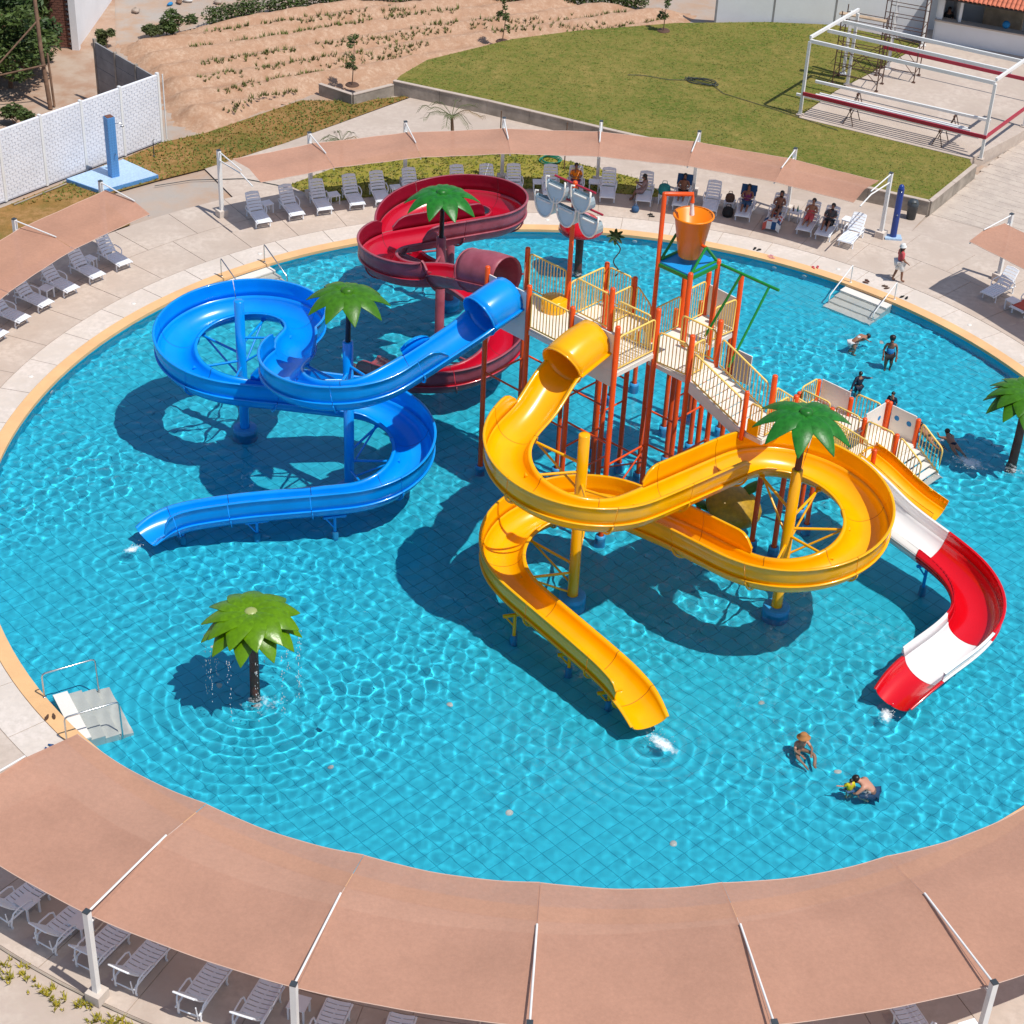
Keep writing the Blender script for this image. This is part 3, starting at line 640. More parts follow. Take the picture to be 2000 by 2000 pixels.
for i, j, t in ((0, 0, 7.45), (1, 0, 7.5), (2, 0, 7.5), (3, 0, 7.58), (3, 1.03, 7.5), (0, 1, 7.5), (1, 1, 10.45), (2, 1, 7.5), (1, 2, 7.05), (1.66, 2, 7.0), (1.66, 1.25, 7.0), (3.72, 1.08, 7.1), (3.72, 1.82, 7.12),
                (2.13, 2.0, 10.25), (2.85, 2.0, 8.0), (2.85, 2.75, 8.0), (2.13, 2.8, 7.9), (2.13, 3.5, 6.6), (2.9, 3.42, 7.1), (4.92, 1.86, 6.1), (5.3, 2.0, 5.6),
                (1.4, 3.6, 4.6), (1.4, 4.36, 4.4), (2.15, 4.38, 4.6), (-.05, 3.68, 2.4), (-.05, 4.39, 2.4)):
    post(tw, i, j, t, r=(.075 if t > 9 else .086))
deck_plate(tw, 0, 2, 0, 1, Z1); deck_plate(tw, 2.03, 3, 0, 1.02, Z1, grate=True); deck_plate(tw, 1, 2, 1.05, 2, Z2); deck_plate(tw, 2.85, 3.72, 1.08, 1.82, Z3); deck_plate(tw, 2.13, 2.87, 1.9, 3.5, Z4); deck_plate(tw, 4.92, 5.3, 1.15, 1.86, Z5)
x_, y_, _ = G(4.93, 1.1); b = MB(); b.lathe([(.078, Z5 - .3), (.078, 6.07), (.06, 6.1), (.001, 6.11)], (x_, y_, 0), 12); wb(b, 'post', 'orange', tw)
rl = lambda a, c, z, z2=None, **k: railing(tw, G(*a), G(*c), z, z if z2 is None else z2, **k)
rl((1, 0), (2, 0), Z1, h=1.2); rl((0, 1), (1, 1), Z1, h=1.25); rl((3, 0), (3, 1.03), Z1, h=1.1); rl((2, 1), (1.1, 1.02), Z1, h=1.15); rl((1, 1), (1, 2), Z2, h=1.2); rl((1, 2), (1.66, 2), Z2, h=1.2); rl((1.66, 2), (2.13, 2.0), Z2, Z4, h=1.1)
rl((2, 1), (2.85, 1.08), Z2, h=1.15); rl((3, 1.03), (3.72, 1.08), Z3, h=1.05); rl((3.72, 1.08), (3.72, 1.5), Z3 - .0, h=.0 + 1.05); rl((2.85, 1.82), (3.72, 1.82), Z3, h=1.0); rl((2.85, 2.75), (2.9, 3.42), Z4, h=1.15); rl((2.13, 2.0), (2.13, 2.8), Z4, h=1.1); rl((2.13, 2.8), (2.13, 3.5), Z4, h=1.2); rl((1.66, 1.25), (1.66, 2), Z2, h=1.0); rl((2.1, .98), (2.95, 1.0), Z1, h=1.1)
rl((4.95, 1.15), (5.3, 1.15), Z5, h=.95); rl((5.3, 1.15), (5.3, 1.84), Z5, h=.95)
# slide entry panels round the tube mouths
for a, c, z0, z1 in (((0, 0), (1, 0), 5.5, 7.2), ((2, 0), (3, 0), 5.45, 7.25), ((0, 0), (0, .12), 5.7, 7), ((0, .88), (0, 1), 5.7, 7), ((0, 0), (0, 1), 5.55, 5.98)):
    panel(tw, a, c, z0, z1)
panel(tw, (2.13, 3.5), (2.9, 3.45), Z4 + .05, 6.15, 'panel_white'); panel(tw, (2.9, 3.42), (3.4, 3.42), 3.3, 4.4, 'panel_white')
for j, i in ((.5, 0), (.5, 1)):
    pass
for a, c, z in (((0, 0), (1, 0), 3.6), ((1, 0), (2, 0), 3.1), ((2, 0), (3, 0), 3.4), ((3, 0), (3, 1.03), 2.6), ((0, 0), (0, 1), 3.4), ((0, 1), (1, 1), 3.6), ((1, 1), (2, 1), 3.2), ((2, 0), (2, 1), 2.4), ((1, 0), (1, 1), 2.8), ((3, 1.03), (3.72, 1.08), 2.6), ((3.72, 1.08), (3.72, 1.82), 2.8), ((1, 1), (1, 2), 2.6), ((1, 2), (1.66, 2), 3.2), ((2.13, 2.0), (2.85, 2.0), 2.5), ((2.85, 2.0), (2.85, 2.75), 2.6), ((2.13, 2.8), (2.13, 3.5), 2.2), ((1.4, 3.6), (2.13, 3.5), 2.6), ((1.4, 3.6), (1.4, 4.36), 2.3), ((2, 1), (3, 1.03), 2.0), ((1.66, 1.25), (1.66, 2), 2.4)):
    brace(tw, a, c, z)
for a, c, z, z2 in (((2, 0), (3, 0), 1.2, 3.0), ((3, 0), (3, 1.03), 1.0, 2.5), ((1, 0), (1, 1), 1.2, 2.7), ((2, 1), (3, 1.03), .8, 1.9), ((3, 1.03), (3.72, 1.08), 1.0, 2.5)): brace(tw, a, c, z, .03, z2)
def flight(th, pa, pb, qa, qb, z0, z1, n, rails=(1, 1), m='panel_white'):
    """stairs from edge pa-pb (z0) to edge qa-qb (z1): every tread is a part"""
    pa, pb, qa, qb = (Vector((*p[:2], 0)) for p in (pa, pb, qa, qb)); d = (qa - pa) / n
    for k in range(n):
        z = z0 + (z1 - z0) * (k + .6) / n; a = pa + d * k; c = pb + (qb - pb) / n * k; b = MB(); e = d * 1.12
        b.poly([(a.x, a.y), (c.x, c.y), (c.x + e.x, c.y + e.y), (a.x + e.x, a.y + e.y)], z - .045, z); wb(b, 'tread', m, th)
    for s, (p, q) in enumerate(((pa, qa), (pb, qb))):
        b = MB(); b.bar((p.x, p.y, z0 - .22), (q.x, q.y, z1 - .18), .05, .36); wb(b, 'stringer', 'panel_white', th)
        if rails[s]: railing(th, p, q, z0, z1, h=.95)
flight(tw, G(3.74, 1.08), G(3.74, 1.82), G(4.9, 1.1), G(4.9, 1.82), Z3 - .05, Z5, 8)
flight(tw, G(5.3, 1.9), G(4.92, 1.9), G(5.25, 4.7), G(4.8, 4.7), Z5 - .05, .7, 18)
post(tw, 5.27, 3.0, 3.0); post(tw, 4.9, 3.3, 2.6)
# small yellow transfer slide lip and round platform cover beside the stair head
panel(tw, (4.95, 1.12), (5.28, 1.12), Z5 + .02, Z5 + .5, 'yellow')
b = MB(); b.lathe([(.42, 0), (.42, .4), (.38, .42), (.001, .42)], G(.85, .82, Z1), 20); wb(b, 'drum', 'yellow', tw)
# roof tray of the bucket frame
b = MB(); P = [G(2.13, 2.0)[:2], G(2.85, 2.0)[:2], G(2.85, 2.77)[:2], G(2.13, 2.77)[:2]]; b.poly(P, 7.86, 7.92); tray = wb(b, 'roof_tray', 'dome_blue', tw)
b = MB()
for a, c in zip(P, P[1:] + P[:1]): b.bar((*a, 7.8), (*c, 7.8), .09, .12)
wb(b, 'tray_beam', 'green_pipe', tray)
b = MB(); t1, t2 = Vector(G(2.13, 2.0, 10.2)), Vector(G(2.45, 2.36, 10.2)); b.tube([t1, t2, t2 + Vector((0, 0, -.28))], .075, 8); wb(b, 'spray_pipe', 'orange', tw)
b = MB(); b.tube([t2 + Vector((0, 0, -.28)), t2 + Vector((.03, 0, -.7))], [.05, .08], 8, cap=False); wb(b, 'water_jet', 'white_cloth', tw)
# green swing frame on the far side
b = MB(); b.tube([G(2.9, 2.77, 7.85), G(4.15, 2.77, 7.85)], .05, 6); b.tube([G(3.35, 2.77, 7.85), G(3.0, 2.4, 5.6)], .045, 6); b.tube([G(3.95, 2.77, 7.85), G(3.9, 1.95, 5.5)], .045, 6); wb(b, 'hanger_frame', 'green_pipe', tw)

# tipping bucket with its trunnion frames
c0 = Vector(G(2.49, 2.39)); bk = thing('tipping_bucket', 'big orange tipping bucket above the blue roof tray', 'bucket', (c0.x, c0.y, 8.0))
b = MB(); b.lathe([(.001, .12), (.36, .12), (.37, .14), (.60, 1.50), (.625, 1.50), (.625, 1.46), (.57, 1.46), (.33, .18), (.001, .18)], (0, 0, 0), 32); b.build('bucket_body', 'bucket_orange', bk)
b = MB(); b.lathe([(.62, 1.46), (.65, 1.48), (.65, 1.52), (.60, 1.52)], (0, 0, 0), 32); b.build('rim', 'bucket_orange', bk)
for s in (-1, 1):
    ax = Vector((GU[0], GU[1], 0)) * s * .62; b = MB(); e1 = ax + Vector((GV[0], GV[1], 0)) * .62; e2 = ax - Vector((GV[0], GV[1], 0)) * .62; top = ax * .98 + Vector((0, 0, .62))
    e1.z = e2.z = -.05; b.tube([e1, top], .05, 6); b.tube([e2, top], .05, 6); b.tube([e1, e2], .045, 6); b.build('side_frame', 'green_pipe', bk)
    b = MB(); b.tube([top, top * .75 + Vector((0, 0, .155))], .05, 8); b.build('pivot', 'orange', bk)

# pole of small scoop buckets
ct = Vector(G(1, 1)); sp = thing('scoop_tree', 'orange mast carrying five pale grey tipping scoops in two tiers', 'water feature', (ct.x, ct.y, 6.0))
def scoop(dx, dy, z, m='panel_white'):
    """half-round pan hung on a horizontal bar along the tower's u axis"""
    b = MB(); n = 12; W = .40; D = .62; U3 = Vector((GU[0], GU[1], 0)); V3 = Vector((GV[0], GV[1], 0)); base = Vector((dx, dy, z - 6.0))
    V = []; F = []
    for o in (0, 1):
        for k in range(n + 1):
            a = math.pi * k / n; s = -W * math.cos(a); t = -D * math.sin(a); dep = .10 + .22 * math.sin(a)
            V.append(tuple(base + U3 * s + Vector((0, 0, t)) - V3 * (.16 if o == 0 else .16 - dep * 1.5)))
    m_ = n + 1
    F.append(tuple(range(m_))); F.append(tuple(range(2 * m_ - 1, m_ - 1, -1)))
    for k in range(n): F.append((k, m_ + k, m_ + k + 1, k + 1))
    b.add(V, F, False); o = b.build('scoop', 'shower_grey', sp)
    b = MB(); b.tube([base + U3 * (-W * math.cos(math.pi * k / 16)) + Vector((0, 0, -D * math.sin(math.pi * k / 16))) - V3 * .18 for k in range(17)], .03, 6)
    for s in (-1, 1): b.tube([base + U3 * s * W - V3 * .18 + Vector((0, 0, 0)), base + U3 * s * W * .98 - V3 * .16 + Vector((0, 0, .14)), base + U3 * s * W * .8 - V3 * .1 + Vector((0, 0, .12))], .035, 6)
    b.tube([base + U3 * -.26 - V3 * .18 + Vector((0, 0, -.08)), base + U3 * .26 - V3 * .18 + Vector((0, 0, -.08))], .03, 6); b.build('rim', 'panel_white', o)
mat('shower_grey', (.52, .66, .73), .4, .08, 2)
for s, z in ((-.55, 10.25), (.5, 10.3), (-.98, 9.62), (-.05, 9.62), (.88, 9.62)): scoop(GU[0] * s - GV[0] * .12, GU[1] * s - GV[1] * .12, z)
b = MB()
for w, z in ((.85, 10.35), (1.2, 9.75)): b.tube([(-GU[0] * w, -GU[1] * w, z - 6), (GU[0] * w, GU[1] * w, z - 6)], .035, 6)
b.build('cross_bar', 'beam_red', sp)

# ------------------------------------------------------------------ toddler tower at the water's edge
kd = thing('toddler_tower', 'low toddler platform with white panels, orange posts and pool steps', 'play structure', G(4.4, 5.8, FZ)); KZ = .62
for i, j, t in ((3.15, 6.05, 1.45), (3.92, 6.05, 1.35), (4.65, 5.43, 1.6), (4.63, 6.16, 1.75), (4.70, 6.16, 1.75), (5.36, 5.45, 1.55), (5.35, 6.16, 1.6), (3.92, 5.43, 1.4), (3.15, 5.43, 1.4), (5.36, 4.75, 1.5), (4.65, 4.75, 1.5)): post(kd, i, j, t, r=.085)
deck_plate(kd, 3.15, 5.36, 5.43, 6.16, KZ); deck_plate(kd, 4.65, 5.36, 4.75, 5.41, KZ)
panel(kd, (3.15, 6.08), (3.92, 6.08), KZ, 1.5); panel(kd, (4.63, 5.43), (4.63, 6.16), KZ, 1.7, holes=((.45, 1.2, .09), (.95, 1.2, .09))); panel(kd, (4.70, 6.17), (5.35, 6.17), KZ, 1.65, holes=((.35, 1.25, .1), (.85, 1.25, .1)))
for a, c in (((3.95, 6.08), (4.6, 6.12)), ((4.65, 5.43), (5.36, 5.45)), ((3.15, 5.43), (3.92, 5.43)), ((3.15, 5.43), (3.15, 6.05)), ((3.95, 5.43), (4.6, 5.43))): railing(kd, G(*a), G(*c), KZ, KZ, h=.85)
flight(kd, G(5.38, 5.45), G(5.38, 6.16), G(6.0, 5.5), G(6.0, 6.2), KZ - .05, -.25, 5)
b = MB(); b.tube([G(4.66, 5.43, 1.15), G(4.66, 4.8, 1.25)], .03, 6); wb(b, 'handrail', 'steel', kd)
b = MB(); V = []; c1 = Vector(G(3.75, 5.35, KZ)); b.lathe([(.42, 0), (.42, .35), (.34, .62), (.18, .78), (.001, .82)], c1, 16); b.lathe([(.30, 0), (.30, .3), (.24, .5), (.001, .55)], c1 + Vector((.18, -.22, .01)), 12); wb(b, 'crawl_tunnel', 'slide_red', kd)
PO = mkpath([('p', *G(5.15, 4.78)[:2], 1.05), ('p', *G(5.45, 4.78)[:2], 1.0), ('p', *G(5.9, 4.79)[:2], .62), ('p', *G(6.35, 4.81)[:2], .28), ('p', *G(6.8, 4.84)[:2], .12)], .15)
os_ = thing('toddler_slide', 'short orange-yellow wavy slide beside the pool steps of the toddler platform', 'slide', G(6.0, 4.8, FZ)); L_, U_ = frames(PO)
b = MB(); sweep(b, PO, L_, U_, bowl(.44, .26, .03, .08)); o = wb(b, 'trough', 'yellow', os_)
for s in (-1, 1):
    b = MB(); sweep(b, PO, L_, U_, [(q * .74 if q > 0 else q * .74, t) for q, t in wall_prof(s, .2)]); wb(b, 'side_wall', 'yellow', o)
b = MB(); q = PO[0]; b.tube([q + L_[0] * .44 * math.cos(R(a)) + U_[0] * .3 * math.sin(R(a)) for a in range(0, 181, 15)], .05, 6); wb(b, 'hood', 'yellow', os_)

# mushroom fountain, fruit float toy, flower stem
mf = thing('mushroom_fountain', 'red mushroom water umbrella on a brown trunk behind the scoop mast', 'water feature', (-.29, 15.85, FZ))
b = MB(); b.lathe([(.16, 0), (.15, 1.2), (.17, 2.4), (.001, 2.4)], (0, 0, 0), 16); b.build('trunk', 'trunk_brown', mf)
b = MB(); b.lathe([(.15, 2.42), (.55, 2.40), (.86, 2.32), (.90, 2.38), (.84, 2.62), (.62, 2.86), (.30, 2.99), (.001, 3.02)], (0, 0, 0), 32); b.build('cap', 'slide_red', mf)
b = MB(); b.lathe([(.36, 2.965), (.33, 3.0), (.001, 3.035)], (0, 0, 0), 20); b.build('cap_button', 'pink', mf)
fl = thing('flower_spout', 'small dark green star flower on a wavy thin stem above the railing', 'water feature', G(1.22, 1.98, 6.7))
b = MB(); b.tube([(0.0 + .10 * math.sin(k * .9), .05 * math.cos(k * .7), k * .11) for k in range(13)], .022, 6); b.build('stem', 'hose_dark', fl)
lm = MB(); lm.add([(0, 0, 0), (.09, -.02, .10), (.05, -.03, .34), (0, -.05, .42), (-.05, -.03, .34), (-.09, -.02, .10), (0, .04, .14)], [(0, 1, 6), (1, 2, 3, 6), (3, 4, 5, 6), (5, 0, 6)]); lm = lm.mesh('petal'); lm.materials.append(MATS['foliage_dark'])
for k in range(8):
    o = link(lm, 'petal', None, fl, (-.09, .04, 1.45)); o.scale = (.8, .8, .8); o.rotation_euler = (R(15), R(k * 45), 0)
mat('fruit_yellow', (.42, .24, .005), .4, .3, 6, .4, 14)
ft = thing('fruit_spout', 'yellow leafed fruit shaped spout half hidden inside the yellow loop', 'water feature', (5.35, -1.5, FZ))
b = MB(); M = Matrix.Rotation(R(28), 3, 'X') @ Matrix.Rotation(R(20), 3, 'Y'); b.ell((0, 0, 1.35), (1.0, .78, .42), 18, 10, M); b.build('fruit_body', 'fruit_yellow', ft)
for s, (x, y, z, a) in enumerate(((.55, .55, 1.75, 30), (-.95, .1, 1.25, 170))):
    b = MB(); M = Matrix.Rotation(R(a), 3, 'Z') @ Matrix.Rotation(R(-20), 3, 'Y'); b.ell((x, y, z), (.5, .24, .07), 12, 6, M); b.build('leaf', 'leaf_mid', ft)
b = MB(); b.tube([(0, 0, 0), (0, 0, 1.1)], .11, 10); b.tube([(-.6, 0, 0), (-.6, 0, 1.1)], .08, 8); b.build('stand', 'bin_dark', ft)

# ------------------------------------------------------------------ moulded palms
def palm(label, x, y, z0, z1, n, rad, m, tm, r0=.12, droop=.55, trunk_name='trunk', wide=.34, two=False, rz=0):
    t = thing('palm_ornament', label, 'artificial palm', (x, y, z0), R(rz)); H = z1 - z0
    b = MB(); b.tube([(0, 0, 0), (.02, 0, H * .5), (0, 0, H)], [r0, r0 * .9, r0 * .85], 12); b.build(trunk_name, tm, t)
    def leaf_mesh(rad, droop, wide):
        V = []; F = []; K = 9
        for o in (0, 1):
            for k in range(K + 1):
                s = k / K; x_ = .05 + rad * s; w = wide * math.sin(math.pi * (s ** .85) * .92 + .12) * (1 - .15 * s); z_ = .12 * math.sin(s * 2.0) - droop * s ** 2.2
                if k == K: w = .012
                for q, dz in ((-1, -.085 * w / wide), (-.5, .006), (0, -.012), (.5, .006), (1, -.085 * w / wide)):
                    V.append((x_, w * q, z_ + dz - (.022 if o else 0)))
        T = (K + 1) * 5; S = []
        for k in range(K):
            for q in range(4): a = k * 5 + q; F += [(a, a + 5, a + 6, a + 1), (T + a + 1, T + a + 6, T + a + 5, T + a)]
            S += [(k * 5, T + k * 5, T + k * 5 + 5, k * 5 + 5), (k * 5 + 4, k * 5 + 9, T + k * 5 + 9, T + k * 5 + 4)]
        me = MB().add(V, F, True).add(V, S, False).mesh('leaf'); me.materials.append(MATS[m]); return me
    me = leaf_mesh(rad, droop, wide)
    for k in range(n):
        o = link(me, 'leaf', None, t, (0, 0, H - .02 + (k % 2) * .02)); o.rotation_euler = (random.uniform(-.05, .05), random.uniform(-.06, .08), R(360 * k / n + random.uniform(-4, 4)))
    if two:
        me2 = leaf_mesh(rad * .93, droop * .7, wide)
        for k in range(n):
            o = link(me2, 'leaf', None, t, (0, 0, H + .05)); o.rotation_euler = (R(9), R(-4), R(360 * (k + .5) / n + random.uniform(-3, 3)))
    b = MB(); b.lathe([(.20, -.02), (.19, .08), (.10, .12), (.001, .12)], (0, 0, H), 16); b.build('crown_cap', 'cap_pale' if two else m, t)
    return t
mat('cap_pale', (.33, .38, .12), .4)
palm('dark-stemmed green palm ornament on top of the blue slide column', *B2, 5.45, 7.22, 9, 1.28, 'leaf_mid', 'hair', .09, .62, 'stem', rz=8)
palm('glossy green palm ornament on top of the right yellow slide column', *Y2, 5.01, 6.95, 9, 1.42, 'leaf_green', 'trunk_brown', .10, .70, 'stem', rz=20)
palm('green palm ornament rising in front of the dark red slide loop', *R1, 5.25, 6.95, 9, 1.28, 'leaf_green', 'hair', .09, .62, 'stem', rz=15)
palm('lime green double-layered palm fountain dripping in the open pool', -8.53, -11.52, FZ, 2.72, 11, 1.40, 'leaf_lime', 'trunk_brown', .15, .78, 'trunk', .42, True, rz=6)
palm('green palm fountain cut by the picture edge near the swimmers', 15.27, 3.55, FZ, 2.72, 11, 1.38, 'leaf_mid', 'trunk_brown', .17, .78, 'trunk', .42, True)
# drops falling from the lime palm
b = MB()
for k in range(11):
    a = R(360 * (k + .5) / 11 + 6); x = -8.53 + 1.33 * math.cos(a); y = -11.52 + 1.33 * math.sin(a)
    for q in range(26):
        z = random.uniform(WZ, 2.0); b.ell((x + random.gauss(0, .03), y + random.gauss(0, .03), z), (.010, .010, random.uniform(.015, .045)), 5, 4)
stuff(b.build('falling_drops', 'white_cloth'))

# ------------------------------------------------------------------ shade canopies
def canopy(label, a_posts, a_ends, r_in, r_fold, r_out, r_post, z_out=2.62, z_fold=2.72, z_in=2.5, end_posts=True):
    am = sum(a_ends) / 2; p0 = pol(r_post, am); t = thing('shade_canopy', label, 'shade canopy', (p0.x, p0.y, 0), group='shade canopies round the pool')
    edges = sorted(set([a_ends[0]] + [a for a in a_posts if a_ends[0] + 1 < a < a_ends[1] - 1] + [a_ends[1]]))
    for a0, a1 in zip(edges[:-1], edges[1:]):
        NA, NR = 24, 10; V = []; F = []; d = math.degrees(.004 / r_in)
        rr = [r_in + (r_fold - r_in) * k / 4 for k in range(4)] + [r_fold + (r_out - r_fold) * k / 6 for k in range(7)]
        for i in range(NA + 1):
            s = i / NA; a = a0 + d + (a1 - a0 - 2 * d) * s; sag = 4 * s * (1 - s)
            for k, r in enumerate(rr):
                z = z_in + (z_fold - z_in) * (r - r_in) / (r_fold - r_in) if r < r_fold else z_fold + (z_out - z_fold) * (r - r_fold) / (r_out - r_fold)
                q = k / (len(rr) - 1); z -= .15 * sag * math.sin(math.pi * q) + .05 * sag
                r2 = r + (.04 * sag if k == 0 else 0) - (.05 * sag if k == len(rr) - 1 else 0)
                w_ = math.exp(-min(s, 1 - s) * 9); V.append(tuple(pol(r2, a, z + .022 * w_ * math.sin((s if s < .5 else 1 - s) * 60 + q * 5) * math.sin(math.pi * q) + .012 * math.sin(s * 11 + q * 7) * math.sin(s * 5 - q * 3))))
        m = len(rr)
        for i in range(NA):
            for k in range(m - 1): F.append((i * m + k, i * m + k + 1, (i + 1) * m + k + 1, (i + 1) * m + k))
        b = MB(); b.add(V, F, True); o = wb(b, 'fabric_panel', 'shade_cloth', t)
        for e_ in (0, m - 1): b = MB(); b.tube([V[i * m + e_] for i in range(NA + 1)], .012, 5); wb(b, 'hem', 'cloth_hem', o)
    for a in a_posts:
        p = pol(r_post, a); b = MB(); b.box((p.x, p.y, 1.59), (.145, .145, 2.66), R(a)); po = wb(b, 'post', 'white_paint', t)
        b = MB(); b.box((p.x, p.y, .14), (.40, .40, .30), R(a)); wb(b, 'footing', 'concrete_light', po)
        b = MB(); b.box((p.x, p.y, 2.935), (.15, .15, .03), R(a)); wb(b, 'post_cap', 'bin_dark', po)
        q = pol(r_fold - .05, a, z_fold + .05); b = MB(); b.tube([(p.x, p.y, 2.88), tuple(q)], .028, 8); wb(b, 'stay_arm', 'white_paint', t)
        q = pol(r_in + .02, a, z_in - .07); s = pol(r_post - .05, a, z_out - .12); b = MB(); b.tube([tuple(s), tuple(pol(r_fold, a, z_fold - .11)), tuple(q)], .03, 8); wb(b, 'rafter', 'white_paint', t)
    return t
mat('cloth_hem', (.62, .42, .33), .8)
canopy('long curved tan shade canopy over the sun loungers behind the slides', [129.9, 120.0, 109.8, 99.5, 89.4, 79.2, 69.1, 58.8], (59.6, 128.9), 21.0, 21.95, 23.35, 23.75)
canopy('big tan shade canopy spanning the whole bottom edge of the picture', [-126, -113.9, -102, -90.1, -78, -66.1, -54], (-126, -48), 20.55, 22.2, 24.95, 25.12, z_in=2.45)
canopy('tan shade canopy by the blue tiled shower', [142.7, 153.2, 163.7, 174], (142.6, 176), 21.25, 22.15, 23.9, 24.15)
canopy('short tan shade canopy cut by the right picture edge', [45.6, 35.2, 25], (24, 45.7), 21.3, 22.2, 23.6, 23.95)

# ------------------------------------------------------------------ sun loungers and side tables
def lounger_proto():
    t = thing('sun_lounger', 'x', 'sun lounger'); W = .62
    b = MB()
    for s in (-1, 1): b.tube([(.02, s * W / 2, .30), (.5, s * W / 2, .33), (1.12, s * W / 2, .34), (1.55, s * W / 2, .30)], .028, 6)
    for x in (.05, 1.1): b.tube([(x, -W / 2, .31), (x, W / 2, .31)], .022, 6)
    b.build('seat_frame', 'white_plastic', t)
    lg = MB(); lg.tube([(0, 0, .33), (.05, 0, .12), (.02, 0, 0)], [.034, .028, .032], 6); lg = lg.mesh('leg'); lg.materials.append(MATS['white_plastic'])
    for x in (.22, 1.42):
        for s in (-1, 1): link(lg, 'leg', None, t, (x, s * (W / 2 - .01), 0))
    def slat(L, w):
        V = []; F = []; n = 6
        for o in (0, 1):
            for k in range(n + 1):
                y = -L / 2 + L * k / n; c = .022 * (1 - (2 * k / n - 1) ** 2)
                for q in (0, 1): V.append((q * w + c * .9, y, -o * .018 - c * .3))
        m = (n + 1) * 2
        for k in range(n): a = 2 * k; F += [(a, a + 1, a + 3, a + 2), (m + a + 2, m + a + 3, m + a + 1, m + a), (a, a + 2, m + a + 2, m + a), (a + 1, m + a + 1, m + a + 3, a + 3)]
        F += [(0, m, m + 1, 1), (2 * n, 2 * n + 1, m + 2 * n + 1, m + 2 * n)]
        me = MB().add(V, F).mesh('slat'); me.materials.append(MATS['lounger_grey']); return me
    s1 = slat(.56, .104); b = MB(); b.bar((.05, 0, .318), (1.1, 0, .322), .05, .03); se = b.build('seat', 'white_plastic', t)
    for k in range(8): link(s1, 'slat', None, se, (.03 + k * .134, 0, .355))
    b = MB()
    for s in (-1, 1): b.tube([(0, s * .29, 0), (.45, s * .29, -.02), (.80, s * .27, 0)], .026, 6)
    b.tube([(.80, -.27, 0), (.84, 0, 0), (.80, .27, 0)], .028, 6); bk = b.build('backrest', 'white_plastic', t, (1.12, 0, .35)); bk.rotation_euler = (0, R(-49), 0)
    for k in range(6): link(s1, 'slat', None, bk, (.03 + k * .133, 0, .025))
    for s in (-1, 1):
        b = MB(); b.tube([(.78, s * .33, .34), (.80, s * .36, .50), (.92, s * .365, .565), (1.25, s * .36, .57), (1.40, s * .35, .50), (1.45, s * .33, .32)], .024, 6); b.build('armrest', 'white_plastic', t)
    b = MB(); b.tube([(1.5, -.25, .10), (1.55, -.24, .55)], .018, 5); b.tube([(1.5, .25, .10), (1.55, .24, .55)], .018, 5); b.tube([(1.5, -.27, .2), (1.5, .27, .2)], .02, 6); b.build('back_support', 'white_plastic', t)
    return t
LP = lounger_proto(); LUSED = [False]
LOUNGERS = {}
def lounger(r, a, label, turn=0, group='sun loungers'):
    o = LP if not LUSED[0] else copy_tree(LP); LUSED[0] = True
    p = pol(r, a); o.location = p; o.rotation_euler = (0, 0, R(a + turn)); tag(o, label, 'sun lounger', group); return o
def table_proto():
    t = thing('side_table', 'x', 'side table'); b = MB(); b.box((0, 0, .415), (.46, .46, .03)); b.box((0, 0, .385), (.40, .40, .03)); b.build('table_top', 'white_plastic', t)
    lg = MB().box((0, 0, .19), (.045, .045, .38)).mesh('leg'); lg.materials.append(MATS['white_plastic'])
    for x in (-.19, .19):
        for y in (-.19, .19): link(lg, 'leg', None, t, (x, y, 0))
    return t
TP = table_proto(); TUSED = [False]
def table(x, y, label, rz=0):
    o = TP if not TUSED[0] else copy_tree(TP); TUSED[0] = True
    o.location = (x, y, 0); o.rotation_euler = (0, 0, rz); return tag(o, label, 'side table', 'white side tables')
back = [(127.6, -9, 'at the left end of the back row nearest the end post'), (123.6, -5, 'second from the left end of the back row'), (120.3, -7, 'third from the left end of the back row'), (116.5, -4, 'fourth from the left end of the back row'), (113.5, -4, 'fifth from the left end of the back row'),
        (109.9, -3, 'just left of the green palm leaves before the red slide'), (104.6, -1, 'showing only its backrest above the red slide, leftmost of three'), (101.4, -1, 'showing only its backrest above the red slide, middle of three'), (98.4, 0, 'half hidden at the right end of the red slide loop'), (94.5, -1, 'behind the leftmost grey scoop'),
        (91.7, 0, 'behind the grey scoops near the coiled green hose'), (88.1, 1, 'empty just right of the grey scoops'), (84.0, 2, 'with a woman in a patterned dress looking at a phone'), (79.9, 2, 'with a dark blue towel over the backrest behind the orange pipe'), (76.5, 5, 'empty directly behind the orange tipping bucket'), (72.7, 6, 'with a dark blue towel and a woman in purple'),
        (69.2, 5, 'covered by a striped towel with a woman in black'), (65.6, 6, 'with a person lying under a bright wrap'), (63.4, 7, 'second from the navy column, with a person in a dark shirt'), (60.7, 4, 'standing in full sunlight nearest the navy column')]
for a, tn, lab in back: LOUNGERS[a] = lounger(21.72, a, 'white plastic sun lounger ' + lab, tn, 'sun loungers under the back canopy')
for k, a in enumerate((144.5, 148.1, 151.7, 155.4, 158.9, 162.4)): lounger(22.05, a, 'white plastic sun lounger, %s from the shower end of the left canopy row' % ORD[k], -6, 'sun loungers under the left canopy')
for k, a in enumerate((-121.9, -118.5, -115.6, -112.9, -108.8, -105.4, -101.2, -97.4)): lounger(23.15, a, 'white sun lounger seen from behind, %s from the left in the bottom row' % ORD[k], 0, 'sun loungers under the front canopy')
lounger(23.2, -68.0, 'white sun lounger showing at the bottom right corner post', 0, 'sun loungers under the front canopy')
lounger(21.95, 43.4, 'white sun lounger in the shade of the right edge canopy', 4, 'sun loungers under the right canopy'); lounger(21.95, 39.6, 'white sun lounger with red towel cut by the right picture edge', 4, 'sun loungers under the right canopy')
